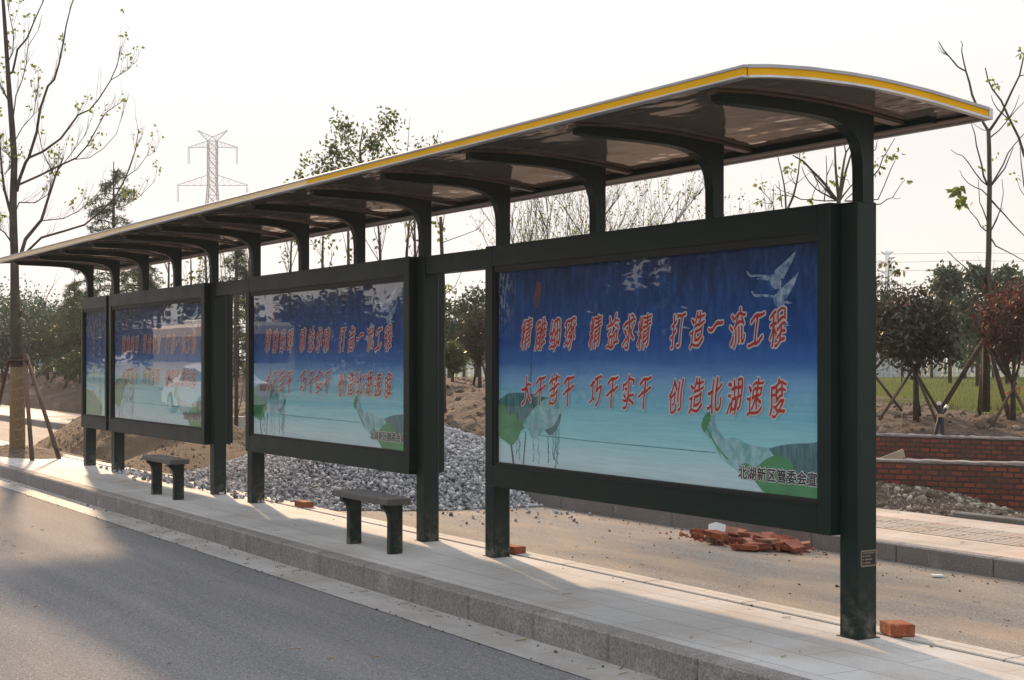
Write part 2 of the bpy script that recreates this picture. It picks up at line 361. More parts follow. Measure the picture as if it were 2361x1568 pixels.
M_LEAFR = island('leaf_brown_red', [(0, (.024, .036, .018)), (.65, (.046, .048, .026)), (.9, (.062, .048, .028)), (1, (.12, .05, .03))], .5, 0, .2, .35, (.10, .06, .03))
M_LEAFRR = island('leaf_red', [(0, (.032, .036, .018)), (.45, (.06, .038, .022)), (.75, (.13, .04, .024)), (1, (.22, .05, .028))], .5, 0, .22, .4, (.22, .06, .03))
M_NEEDLE = island('needles', [(0, (.016, .030, .022)), (1, (.04, .062, .045))], .6, 0, .12)
M_GRASS = island('grass', [(0, (.075, .105, .032)), (.7, (.13, .158, .055)), (1, (.22, .20, .10))], .7, 0, .3, .2, (.20, .24, .08))
M_GRAVEL = island('gravel', [(0, (.11, .11, .12)), (.35, (.20, .20, .215)), (.75, (.33, .33, .345)), (1, (.58, .56, .56))], .85, .3)
M_RUBBLE = island('rubble', [(0, (.08, .062, .046)), (.55, (.16, .125, .095)), (.85, (.26, .215, .165)), (1, (.42, .37, .30))], .9, .4)
M_CLOD = island('soil_clods', [(0, (.07, .048, .035)), (.75, (.13, .095, .07)), (1, (.26, .21, .17))], .95, .5)
M_CLODH = island('heap_clods', [(0, (.08, .052, .03)), (.8, (.16, .108, .066)), (1, (.22, .16, .11))], .95, .5)
M_BRICK = island('loose_brick', [(0, (.20, .055, .032)), (.5, (.33, .085, .045)), (1, (.42, .14, .075))], .9, .5)
M_BRICK_OR = mottled('orange_brick', (.19, .052, .026), (.33, .095, .042), 11, 60, .92, .8, .012, (.33, .17, .11))
def brickwall():
    m, nt, b = mat('brick_courses'); co = coords(nt)
    br = N(nt, 'TexBrick', Scale=1.0); br.offset = .5
    for k, v in (('Mortar Size', .011), ('Mortar Smooth', .15), ('Bias', -.1), ('Brick Width', .128), ('Row Height', .058)): br.inputs[k].default_value = v
    br.inputs['Color1'].default_value = (.27, .070, .042, 1); br.inputs['Color2'].default_value = (.13, .042, .030, 1); br.inputs['Mortar'].default_value = (.055, .045, .038, 1)
    wob = noise(nt, co, 7, 2); ad = N(nt, 'VectorMath', operation='MULTIPLY_ADD'); cx = N(nt, 'CombineXYZ')
    nt.links.new(wob, cx.inputs[0]); nt.links.new(wob, cx.inputs[1]); nt.links.new(cx.outputs[0], ad.inputs[0]); ad.inputs[1].default_value = (.05, .03, 0); 
    sx = N(nt, 'SeparateXYZ'); nt.links.new(co, sx.inputs[0]); c2 = N(nt, 'CombineXYZ'); nt.links.new(sx.outputs[0], c2.inputs[0]); nt.links.new(sx.outputs[2], c2.inputs[1])
    nt.links.new(c2.outputs[0], ad.inputs[2]); nt.links.new(ad.outputs[0], br.inputs['Vector'])
    g = noise(nt, co, 4, 4); f = noise(nt, co, 80, 3, .7)
    col = mixc(nt, ramp(nt, g, [(.42, (0, 0, 0)), (.66, (.8, .8, .8))]), br.outputs['Color'], (.085, .058, .046))
    col = mixc(nt, .5, col, ramp(nt, f, [(.3, (.5, .5, .5)), (.7, (1.4, 1.4, 1.4))]), 'MULTIPLY')
    nt.links.new(col, b.inputs['Base Color']); b.inputs['Roughness'].default_value = .92; b.inputs['Specular IOR Level'].default_value = .2
    inv = N(nt, 'Math', operation='SUBTRACT'); inv.inputs[0].default_value = 1; nt.links.new(br.outputs['Fac'], inv.inputs[1])
    bump(nt, b, inv.outputs[0], .9, .012); return m
M_BWALL = brickwall()
M_MORTAR = mottled('mortar_cap', (.14, .125, .115), (.24, .22, .205), 5, 60, .9, .5, .01)
M_WHITE = plain('white_ceramic', (.62, .63, .62), .4)
M_PLANK = mottled('plank', (.26, .205, .155), (.34, .27, .20), 3, 50, .85, .3, .004)
M_HOSE = plain('black_hose', (.018, .020, .026), .45)
M_PYLON = plain('galvanised_steel', (.20, .19, .18), .7, 0)
M_MONO = plain('pale_steel_pole', (.55, .56, .57), .6, 0)
M_CONCRETE = mottled('concrete', (.36, .34, .31), (.42, .40, .37), 3, 80, .9, .3, .004)

# ------------------------------------------------------------------ setting
def sheet(name, x0, x1, y0, y1, z, m): return finish(MB().add([(x0, y0, z), (x1, y0, z), (x1, y1, z), (x0, y1, z)], [(0, 1, 2, 3)]).build(name, m), kind='structure')
sheet('ground', -900, 900, -900, 900, -.06, M_GROUND)
sheet('road', -160, 60, -13.0, 4.335, 0, M_ROAD)
sheet('gutter', -160, 60, 4.335, 4.665, .004, M_GUTTER)
sheet('cycle_lane', -160, 60, 6.08, 9.02, 0, M_LANE)
mb = MB(); x = 8.0
while x > -125:
    mb.box(x - .766, x - .004, 4.66, 4.79, -.05, .17, 0, .014); x -= .77
finish(mb.build('kerb', M_KERB), kind='structure')
mb = MB(); mb.box(-125, 12, 4.794, 5.885, -.05, .169); finish(mb.build('platform', M_PAVE), kind='structure')
mb = MB(); mb.box(-125, 12, 5.885, 5.925, -.05, .150); finish(mb.build('drain_slot', M_BLACK), kind='structure')
mb = MB(); x = 8.0
while x > -125:
    mb.box(x - .995, x - .004, 5.925, 6.08, -.05, .171, 0, .006); x -= 1.0
finish(mb.build('platform_edging', M_EDGE), kind='structure')
mb = MB(); x = 8.3
while x > -125:
    mb.box(x - .996, x - .004, 9.0, 9.13, -.05, .15, 0, .012); x -= 1.0
finish(mb.build('far_kerb', M_KERB), kind='structure')
mb = MB(); mb.box(-125, 12, 9.134, 11.0, -.05, .148); finish(mb.build('footpath', M_FARPAVE), kind='structure')
mb = MB(); x = 2.0
while x > -40:
    for k in range(9):
        y = 9.72 + .082 * k + (.02 if k > 4 else 0)
        mb.box(x - .36, x - .012, y, y + .042, .146, .157, 0, .004)
    x -= .372
finish(mb.build('tactile_paving', M_TACT), kind='structure')
mb = MB(); mb.box(-9.9, 4, 11.0, 11.14, -.05, .195, 0, .01); finish(mb.build('footpath_edging', mottled('dark_edging', (.10, .095, .09), (.14, .13, .12), 2, 60, .9, .3, .004)), kind='structure')
# opposite side of the road (only seen mirrored in the glass)
mb = MB(); mb.box(-160, 60, -13.13, -13.0, -.05, .15, 0, .01); finish(mb.build('opposite_kerb', M_KERB), kind='structure')
sheet('opposite_verge', -160, 60, -40, -13.13, .12, M_LAWN)

# the two brick walls stand on these lines
W1A, W1B = Vector((-11.85, 11.39, 0)), Vector((-5.2, 15.6, 0)); W2A, W2B = Vector((-14.6, 13.5, 0)), Vector((-6.5, 17.05, 0))
def side(X, Y, A, B): return ((B.x - A.x) * (Y - A.y) - (B.y - A.y) * (X - A.x)) / (B - A).length
def bank_z(X, Y):
    X = np.asarray(X, float); Y = np.asarray(Y, float)
    s1 = np.where(X > -14.6, side(X, Y, W2A, W2B), Y - 13.5 + 2.0 * np.clip((-20 - X) / 9, 0, 1))
    t = np.clip((s1 + .15) / 2.6, 0, 1); up = .47 + .53 * (t * t * (3 - 2 * t))
    t0 = np.clip((s1 + .9 + .0 * X) / 1.0, 0, 1)
    left = np.clip((-14.9 - X) / 1.0, 0, 1)
    foot = t0 * (1 - 0) * left + (s1 > .1) * (1 - left)
    top = .80 + .30 * np.clip((-16 - X) / 8, 0, 1) - .10 * np.clip((-40 - X) / 15, 0, 1)
    z = .10 + foot * (up * top - .10)
    amp = .02 + (.045 + .055 * np.clip((-14 - X) / 6, 0, 1)) * np.clip(foot, 0, 1)
    z = z + amp * noise2(X * .9, Y * .9, 3, 3) + .06 * np.clip(.4 + foot, 0, 1) * noise2(X * 3.2, Y * 3.2, 8, 4, .62)
    far = np.clip((Y - 20) / 3, 0, 1); z = z * (1 - far) + far * (.80 + .03 * noise2(X * .3, Y * .3, 5, 2))
    return np.where(Y < 11.15, np.minimum(z, .12), z)
finish(heightfield('soil_bank', -75, 6, 11.0, 24, .085, bank_z, M_SOIL), kind='structure')
def lawn_z(X, Y): return .86 + .035 * noise2(X * .25, Y * .25, 21, 3) - .5 * np.clip((18.6 - Y) / 1.5, 0, 1) + .0 * X
finish(heightfield('lawn', -140, 40, 17.2, 130, 1.0, lawn_z, M_LAWN), kind='structure')
rng = np.random.default_rng(5)
def wedge(n, d0, d1, u0, u1):
    d = (rng.uniform(d0 ** .5, d1 ** .5, n)) ** 2; u = rng.uniform(u0, u1, n)
    lat = (u - 1180.5) / 3400 * d
    return np.stack([AX.x * d + RT.x * lat, AX.y * d + RT.y * lat], 1)
P = np.vstack([wedge(26000, 21.5, 60, 1990, 2400), wedge(5000, 26, 62, 980, 1150), wedge(7000, 30, 66, -10, 600)])
P = P[P[:, 1] > 18.2]; Z = lawn_z(P[:, 0], P[:, 1]); n = len(P)
h = rng.uniform(.05, .13, n); a = rng.uniform(0, 6.28, n); ln = rng.uniform(0, .06, n); w = rng.uniform(.008, .02, n)
b0 = np.stack([P[:, 0] - w * np.cos(a), P[:, 1] - w * np.sin(a), Z - .02], 1); b1 = np.stack([P[:, 0] + w * np.cos(a), P[:, 1] + w * np.sin(a), Z - .02], 1)
tp = np.stack([P[:, 0] + ln * np.sin(a * 3), P[:, 1] + ln * np.cos(a * 3), Z + h], 1)
finish(link_mesh('grass', np_mesh('grass', np.stack([b0, b1, tp], 1).reshape(-1, 3), np.arange(3 * n).reshape(n, 3)), M_GRASS), kind='stuff', label='short green grass growing on the lawn behind the soil bank')
# clods and pebbles lying on the bank
P = np.vstack([np.stack([rng.uniform(-14, -6, 3800), rng.uniform(11.2, 20, 3800)], 1), np.stack([rng.uniform(-60, -14, 7000), rng.uniform(12.4, 19, 7000)], 1)])
Z = bank_z(P[:, 0], P[:, 1]); S = rng.gamma(1.6, .016, len(P)).clip(.008, .11)
finish(link_mesh('soil_clods', stones('soil_clods', np.column_stack([P, Z]), S, 11), M_CLOD), kind='stuff', label='crumbly clods and pebbles strewn over the brown soil bank')
# brown soil heap on the cycle lane and the soil round the street tree
def heap_z(X, Y):
    dx = X + 26.4; rx = np.where(dx < 0, 3.4, 4.8); r = np.sqrt((dx / rx) ** 2 + ((Y - 8.3) / 1.95) ** 2)
    z = 1.20 * np.clip(1 - r ** 1.25, -.2, 1)
    dx2 = X + 22.2; r2 = np.sqrt((dx2 / 2.6) ** 2 + ((Y - 8.0) / 1.3) ** 2); z = np.maximum(z, .42 * np.clip(1 - r2 ** 1.4, -.3, 1))
    return z + (.05 * noise2(X * 1.6, Y * 1.6, 31, 3) + .035 * noise2(X * 6, Y * 6, 37, 3, .6)) * np.clip(1.3 - r, 0, 1) * 1.4 - .02
finish(heightfield('soil_heap', -30.5, -19.2, 6.0, 10.8, .06, heap_z, M_SOILHEAP), 'rough brown soil heap dumped on the cycle lane behind the far end of the shelter', 'soil heap', kind='stuff')
P = np.stack([rng.uniform(-29.5, -19.8, 5200), rng.uniform(6.3, 9.4, 5200)], 1); Z = heap_z(P[:, 0], P[:, 1]); ok = Z > .01; P = np.column_stack([P[ok], Z[ok]]); S = rng.gamma(1.4, .006, len(P)).clip(.005, .035)
finish(link_mesh('soil_clods', stones('soil_clods', P, S, 19), M_CLODH), kind='stuff', label='lumps of brown soil lying over the soil heap on the cycle lane')
def pit_z(X, Y):
    r = np.sqrt(((X + 24.3) / 2.0) ** 2 + ((Y - 5.55) / .62) ** 2)
    return .168 + .10 * np.clip(1 - r ** 1.5, -.1, 1) + .03 * noise2(X * 5, Y * 5, 41, 3, .6) * np.clip(1.25 - r, 0, 1) * 1.5 - .012
finish(heightfield('soil_patch', -26.6, -21.9, 4.84, 6.3, .04, pit_z, M_SOIL), 'low patch of loose brown soil round the straw wrapped tree', 'soil', kind='stuff')
# grey gravel heap
def gravel_h(X, Y):
    dx = X + 17.0; rx = np.where(dx < 0, 4.6, 2.95); dy = Y - 8.9; ry = np.where(dy < 0, 2.95, 2.6)
    r = np.sqrt((dx / rx) ** 2 + (dy / ry) ** 2); return .90 * np.clip(1 - r ** 1.08, -.12, 1) + .05 * noise2(X * 1.2, Y * 1.2, 51, 3)
P = np.stack([rng.uniform(-21.8, -13.4, 62000), rng.uniform(5.6, 10.3, 62000)], 1)
gz = gravel_h(P[:, 0], P[:, 1]); fl = np.where(P[:, 1] < 6.08, .17, np.where(P[:, 1] > 9.0, .15, 0))
ok = (gz > fl - .02); P = P[ok]; Z = np.maximum(gz[ok], fl[ok] + .01)
Q = np.vstack([np.column_stack([rng.normal(-16.8, 1.5, 260).clip(-20.2, -14.4), 5.72 + np.abs(rng.normal(0, .22, 260))]), np.column_stack([rng.normal(-14.0, .7, 90), rng.normal(8.4, .5, 90)]), np.column_stack([rng.uniform(-19.6, -17.4, 150), rng.normal(5.82, .1, 150)])])
Q = Q[(Q[:, 1] < 9)]; QZ = np.where(Q[:, 1] < 6.08, .185, .015)
P = np.vstack([np.column_stack([P, Z]), np.column_stack([Q, QZ])]); S = (.010 + rng.gamma(2.0, .0048, len(P))).clip(.008, .045)
finish(link_mesh('gravel', stones('gravel', P, S, 61, .8), M_GRAVEL), 'heap of grey crushed stone gravel piled behind the shelter', 'gravel heap', kind='stuff')
finish(heightfield('gravel_core', -21.6, -13.9, 6.1, 11.4, .12, lambda X, Y: gravel_h(X, Y) - .04, M_GRAVEL), 'grey inner mass of the crushed stone heap', 'gravel heap', kind='stuff')
# stony rubble in front of the near brick wall
def rub_h(X, Y):
    r = np.sqrt(((X + 11.15) / 1.75) ** 2 + ((Y - 11.62) / .62) ** 2); return .10 + .24 * np.clip(1 - r ** 1.2, -.1, 1) + .04 * noise2(X * 2, Y * 2, 77, 3)
finish(heightfield('rubble_soil', -13.4, -8.6, 11.0, 13.4, .06, lambda X, Y: np.where(side(X, Y, W1A, W1B) < .02, rub_h(X, Y) - .002, .04), M_SOIL), 'dusty soil among the stony rubble before the near brick wall', 'rubble', kind='stuff')
P = np.stack([rng.uniform(-13.2, -9, 8000), rng.uniform(11.02, 12.5, 8000)], 1); gz = rub_h(P[:, 0], P[:, 1])
ok = (gz > .09) & (side(P[:, 0], P[:, 1], W1A, W1B) < -.0); P = np.column_stack([P[ok], gz[ok]]); S = rng.gamma(1.25, .0095, len(P)).clip(.006, .085)
finish(link_mesh('rubble', stones('rubble', P, S, 71, .75), M_RUBBLE), 'pile of pale stony rubble between the footpath and the near brick wall', 'rubble', kind='stuff')

# ------------------------------------------------------------------ bus shelter
SH = thing('bus_shelter', (-13.35, 5.75, .17), 'long dark green bus shelter with curved roof, yellow edge and four poster boxes', 'bus shelter')
PW = .14; PY0, PY1 = 5.676, 5.816; PTOP = 2.512
POSTS = [-5.895, -9.695, -10.82, -14.62, -15.745, -19.545, -20.895]
for px in POSTS:
    mb = MB(); mb.box(px, px + PW, PY0, PY1, .165, PTOP, 0, .006)
    po = mb.build('post', M_GREEN, SH)
    mb = MB(); mb.box(px - .012, px + PW + .012, PY0 - .012, PY1 + .012, .16, .1725); mb.build('base_flange', M_BLACK, po)
    if px > -6:
        mb = MB(); x1 = px + PW
        yc, zc = 5.752, .60
        mb.box(x1 - .001, x1 + .003, yc - .052, yc + .052, zc - .040, zc + .040, 0)
        for s in (-1, 1):
            mb.box(x1 + .0005, x1 + .0042, yc - .056, yc + .056, zc + s * .040 - .004, zc + s * .040 + .004, 1)
            mb.box(x1 + .0005, x1 + .0042, yc + s * .054 - .004, yc + s * .054 + .004, zc - .036, zc + .036, 1)
        for r_ in range(3):
            mb.box(x1, x1 + .0045, yc - .030, yc + .012 + .012 * (r_ % 2), zc + .012 - .018 * r_ - .0035, zc + .012 - .018 * r_ + .0035, 1)
            mb.box(x1, x1 + .0045, yc - .044, yc - .036, zc + .012 - .018 * r_ - .0035, zc + .012 - .018 * r_ + .0035, 1)
        mb.box(x1, x1 + .0045, yc - .040, yc + .040, zc + .025, zc + .031, 1)
        mb.build('plaque', [M_BLACK, plain('brass_edge', (.17, .14, .095), .5)], po)
for xa, xb in ((POSTS[2] + PW, POSTS[1]), (POSTS[4] + PW, POSTS[3])):
    mb = MB(); mb.box(xa + .002, xb - .002, PY0 + .01, PY1 - .01, 2.36, 2.51, 0, .005); mb.build('cross_beam', M_GREEN, SH)

# roof section in (y, z): measured outer skin, .056 m deep edge
TOP = [(4.525, 3.043), (4.685, 3.060), (4.927, 3.073), (5.21, 3.074), (5.40, 3.068), (5.572, 3.056), (5.74, 3.042), (5.895, 3.024), (6.05, 3.006), (6.205, 2.987)]
def roof_top(y):
    for (a, za), (b, zb) in zip(TOP, TOP[1:]):
        if y <= b: return za + (zb - za) * (y - a) / (b - a)
    return TOP[-1][1]
ys = [4.54 + (6.19 - 4.54) * k / 28 for k in range(29)]
RX0, RX1 = -21.28, -5.32
UND = .044
mb = MB(); n = len(ys)
mb.add([(x, y, roof_top(y) - .004) for x in (RX0, RX1) for y in ys] , [(k + n, k + n + 1, k + 1, k) for k in range(n - 1)])
mb.add([(x, y, roof_top(y) - .018) for x in (RX0, RX1) for y in ys] , [(k, k + 1, k + n + 1, k + n) for k in range(n - 1)])
for x in (0, 1):
    xx = (RX0, RX1)[x]; b = len(mb.v); mb.v += [(xx, y, roof_top(y) - .004) for y in ys] + [(xx, y, roof_top(y) - .018) for y in ys]
    for k in range(n - 1): mb.f.append((b + k, b + k + 1, b + n + k + 1, b + n + k)); mb.m.append(0)
roof = mb.build('roof', M_ROOFTOP, SH, True)
mb = MB(); nx = 80
V = [(RX0 + .03 + (RX1 - RX0 - .06) * i / nx, y, roof_top(y) - UND + .004) for i in range(nx + 1) for y in ys]
mb.add(V, [(i * n + k, (i + 1) * n + k, (i + 1) * n + k + 1, i * n + k + 1) for i in range(nx) for k in range(n - 1)])
mb.build('soffit', M_SOFFIT, roof, True)
# edge profile: silver lip, coloured band, silver lip
joints = [RX1, -8.1, -10.4, -12.9, -15.4, -17.9, -20.4, RX0]
def lip(mbx, y, z, dy): pass
tz = TOP[0][1]
for k in range(len(joints) - 1):
    xa, xb = joints[k + 1] + .002, joints[k] - .002
    mb = MB(); mb.box(xa, xb, 4.517, 4.54, tz - .047, tz - .012); mb.build('fascia_band', M_YELLOW if k in (0, 1) else M_BEIGE, roof)
mb = MB(); mb.box(RX0, RX1 + .006, 4.512, 4.545, tz - .012, tz + .004, 1, .003); mb.box(RX0, RX1 + .006, 4.508, 4.56, tz - .058, tz - .047, 0, .003); 
for xx in (RX1, RX0):
    s = .008
    for (dz0, dz1) in ((-.012, .004), (-.058, -.047)):
        mb.add([(x, y, roof_top(y) + dz) for x in (xx - .03, xx + s) for y in ys for dz in (dz0, dz1)],
               [(0 + 2 * k, 1 + 2 * k, 3 + 2 * k, 2 + 2 * k) for k in range(n - 1)] + [(2 * n + 2 + 2 * k, 2 * n + 3 + 2 * k, 2 * n + 1 + 2 * k, 2 * n + 2 * k) for k in range(n - 1)]
               + [(1 + 2 * k, 2 * n + 1 + 2 * k, 2 * n + 3 + 2 * k, 3 + 2 * k) for k in range(n - 1)] + [(2 + 2 * k, 2 * n + 2 + 2 * k, 2 * n + 2 * k, 2 * k) for k in range(n - 1)], 1 if dz0 > -.03 else 0)
zr = TOP[-1][1]
mb.box(RX0, RX1 + .008, 6.185, 6.215, zr - .058, zr + .003, 0, .003)
mb.build('edge_trim', [M_SILVER, M_LIP], roof)
for xx, m_ in ((RX1 + .002, 0), (RX0 - .002, 0)):
    mb = MB()
    mb.add([(xx - .02, y, roof_top(y) + dz) for y in ys for dz in (-.047, -.012)] + [(xx, y, roof_top(y) + dz) for y in ys for dz in (-.047, -.012)],
           [(2 * k, 2 * k + 1, 2 * k + 3, 2 * k + 2) for k in range(n - 1)] + [(2 * n + 2 * k + 2, 2 * n + 2 * k + 3, 2 * n + 2 * k + 1, 2 * n + 2 * k) for k in range(n - 1)]); mb.build('end_band', M_YELLOW, roof)
# dark purlins along the underside near both edges
mb = MB(); mb.box(RX0 + .25, RX1 - .25, 6.02, 6.07, roof_top(6.045) - UND - .03, roof_top(6.045) - UND + .002); mb.build('rear_purlin', M_GREEN, roof)
mb = MB(); mb.box(RX0 + .05, RX1 - .05, 6.09, 6.185, roof_top(6.13) - .056, roof_top(6.13) - .048); mb.build('rear_channel', M_RIBSTRIP, roof)
# 13 uprights that bend forward into arms
ARM_U = [(4.735, 2.962), (4.80, 2.955), (4.963, 2.953), (5.178, 2.951), (5.36, 2.945), (5.48, 2.933), (5.57, 2.912), (5.635, 2.880), (5.675, 2.835), (5.695, 2.78), (5.706, 2.70), (5.708, 2.505)]
for k in range(13):
    x = -5.79 - 1.2525 * k
    poly = ARM_U + [(5.788, 2.505), (5.788, 2.78), (5.80, 2.90), (5.85, 2.94)]
    up = [(y, roof_top(y) - UND - .020) for y in (6.0, 5.85, 5.7, 5.5, 5.3, 5.1, 4.9, 4.735)]
    poly2 = ARM_U + [(5.788, 2.505), (5.788, roof_top(5.788) - UND - .018)] + [(y, roof_top(y) - UND - .018) for y in (5.7, 5.5, 5.3, 5.1, 4.9, 4.735)]
    mb = MB(); mb.prism(poly2[::-1], x - .04, x + .04); a = mb.build('support_arm', M_GREEN, SH)
    mb = MB(); yy = [4.70 + (6.02 - 4.70) * j / 14 for j in range(15)]
    mb.prism([(y, roof_top(y) - UND - .018) for y in yy] + [(y, roof_top(y) - UND - .002) for y in yy[::-1]], x - .036, x + .036); rs = mb.build('rib_strip', M_RIBSTRIP, a)
    mb = MB(); mb.prism([(y, roof_top(y) - UND - .0205) for y in yy] + [(y, roof_top(y) - UND - .0175) for y in yy[::-1]], x + .0362, x + .0462); mb.build('rib_gap', M_BLACK, a)

# ------------------------------------------------------------------ posters
def poster_print():
    m, nt, b = mat('poster_print'); co = nt.nodes.new('ShaderNodeTexCoord').outputs['UV']
    sx = N(nt, 'SeparateXYZ'); nt.links.new(co, sx.inputs[0])
    w = noise(nt, co, 3.0, 4, .55, (1.2, 5, 1)); a = N(nt, 'Math', operation='MULTIPLY_ADD'); a.inputs[1].default_value = .07; nt.links.new(w, a.inputs[0]); nt.links.new(sx.outputs[1], a.inputs[2])
    col = ramp(nt, a.outputs[0], [(.0, (.72, .80, .86)), (.10, (.60, .78, .84)), (.22, (.33, .70, .76)), (.36, (.25, .58, .72)), (.47, (.24, .46, .74)), (.56, (.045, .17, .50)), (.66, (.011, .082, .36)), (.86, (.010, .062, .26)), (1, (.009, .038, .16))])
    s = noise(nt, co, 26, 5, .7, (2.2, .25, 1)); s2 = noise(nt, co, 7, 5, .7, (2.4, .35, 1))
    top = ramp(nt, sx.outputs[1], [(.50, (0, 0, 0)), (.9, (.75, .75, .75))])
    mul = mixc(nt, 1.0, ramp(nt, s, [(.42, (.55, .55, .55)), (.72, (2.6, 2.1, 1.7))]), ramp(nt, s2, [(.35, (.6, .6, .6)), (.68, (2.2, 1.8, 1.5))]), 'MULTIPLY')
    col = mixc(nt, top, col, mixc(nt, 1.0, col, mul, 'MULTIPLY'))
    rip = noise(nt, co, 14, 4, .6, (.6, 6, 1)); low = ramp(nt, sx.outputs[1], [(.40, (.55, .55, .55)), (.56, (0, 0, 0))])
    col = mixc(nt, low, col, mixc(nt, 1.0, col, ramp(nt, rip, [(.35, (.78, .84, .86)), (.7, (1.22, 1.15, 1.1))]), 'MULTIPLY'))
    # whitish drip marks down the upper corner where the print has weathered
    dr = noise(nt, co, 40, 4, .7, (2.4, .35, 1)); mx_ = ramp(nt, sx.outputs[0], [(.015, (1, 1, 1)), (.075, (0, 0, 0))]); my_ = ramp(nt, sx.outputs[1], [(.62, (0, 0, 0)), (.8, (1, 1, 1))])
    dm = mixc(nt, 1.0, mixc(nt, 1.0, mx_, my_, 'MULTIPLY'), ramp(nt, dr, [(.5, (0, 0, 0)), (.56, (.8, .8, .8))]), 'MULTIPLY')
    col = mixc(nt, dm, col, (.42, .46, .52))
    nt.links.new(col, b.inputs['Base Color']); b.inputs['Roughness'].default_value = .5; b.inputs['Specular IOR Level'].default_value = .3; return m
M_PRINT = poster_print()
def ink(name, c, d=None, scale=4, stretch=(1, 1, 1)):
    m, nt, b = mat(name); f = noise(nt, coords(nt), scale, 4, .6, stretch)
    nt.links.new(ramp(nt, f, [(.35, c), (.65, d or c)]), b.inputs['Base Color']); b.inputs['Roughness'].default_value = .5; b.inputs['Specular IOR Level'].default_value = .3; return m
M_RED = ink('ink_red', (.50, .035, .035), (.58, .06, .05)); M_INKW = ink('ink_white', (.80, .74, .76)); M_INKK = ink('ink_black', (.012, .012, .016))
M_LOTUS = ink('ink_lotus_green', (.035, .24, .085), (.075, .33, .13), 5); M_LOTUSD = ink('ink_lotus_dark', (.030, .12, .14), (.09, .25, .27), 9, (4, 1, .8)); M_LOTUSP = ink('ink_lotus_pale', (.12, .38, .40), (.40, .64, .68), 7, (2.5, 1, 1.5))
M_BIRD = ink('ink_crane', (.09, .18, .40), (.50, .60, .74), 22); M_STEM = ink('ink_stem', (.05, .10, .13)); M_BUD = ink('ink_bud', (.36, .07, .10), (.10, .08, .12), 5); M_TEAL = ink('ink_teal', (.03, .20, .24), (.10, .36, .40), 12)
INKS = [M_PRINT, M_RED, M_INKW, M_INKK, M_LOTUS, M_LOTUSD, M_LOTUSP, M_BIRD, M_STEM, M_BUD, M_TEAL]
glyph_cache = {}
def glyph(ch, brush=True):
    """character outline from the built-in font, bent into brush-like strokes and filled again"""
    if (ch, brush) in glyph_cache: return glyph_cache[(ch, brush)]
    c = bpy.data.curves.new('glyph', 'FONT'); c.body = ch; c.size = 1; c.align_x = 'CENTER'; c.resolution_u = 2
    o = bpy.data.objects.new('glyph', c); COL.objects.link(o); bpy.context.view_layer.update()
    me = bpy.data.meshes.new_from_object(o.evaluated_get(bpy.context.evaluated_depsgraph_get()))
    cnt = {}
    for p in me.polygons:
        for e in p.edge_keys: cnt[e] = cnt.get(e, 0) + 1
    V = [Vector((v.co.x, v.co.y - .36)) for v in me.vertices]; E = []
    for (i, j), k in list(cnt.items()):
        if k != 1: continue
        n = max(1, int((V[j] - V[i]).length / .09)) if brush else 1; prev = i
        for q in range(1, n): V.append(V[i].lerp(V[j], q / n)); E.append((prev, len(V) - 1)); prev = len(V) - 1
        E.append((prev, j))
    bpy.data.objects.remove(o); bpy.data.curves.remove(c); bpy.data.meshes.remove(me)
    if brush:
        ph = ord(ch) % 7; W = []
        for v in V:
            x, y = v
            W.append(Vector((x * (1 + .10 * y) + .14 * y + .035 * math.sin(y * 6 + ph), y + .17 * x + .05 * math.sin(x * 5 + y * 3) - .03 * math.sin(x * 11 + ph))))
        V = W
    used = sorted({i for e in E for i in e}); mp = {i: k for k, i in enumerate(used)}; V = [V[i] for i in used]; E = [(mp[i], mp[j]) for i, j in E]
    from mathutils.geometry import delaunay_2d_cdt
    ov, oe, of, *_ = delaunay_2d_cdt(V, E, [], 0, 1e-5)
    F = []
    for f in of:
        c = sum((ov[i] for i in f), Vector((0, 0))) / len(f); w = 0
        for i, j in E:
            p, q = V[i], V[j]
            if (p.y > c.y) != (q.y > c.y) and c.x < p.x + (c.y - p.y) / (q.y - p.y) * (q.x - p.x): w ^= 1
        if w: F.append(tuple(f))
    glyph_cache[(ch, brush)] = ([tuple(v) for v in ov], F)
    return glyph_cache[(ch, brush)]
L1 = list(zip('精雕细琢精益求精打造一流工程', [-9.056, -8.864, -8.677, -8.49, -8.179, -7.976, -7.798, -7.63, -7.284, -7.089, -6.909, -6.712, -6.544, -6.36], [1.849, 1.84, 1.837, 1.845, 1.848, 1.845, 1.842, 1.84, 1.845, 1.842, 1.86, 1.846, 1.838, 1.845]))
L2 = list(zip('大干苦干巧干实干创造北湖速度', [-9.056, -8.871, -8.692, -8.51, -8.175, -7.986, -7.802, -7.626, -7.298, -7.098, -6.922, -6.736, -6.556, -6.36], [1.43, 1.44, 1.445, 1.445, 1.447, 1.448, 1.448, 1.45, 1.437, 1.441, 1.445, 1.444, 1.443, 1.442]))
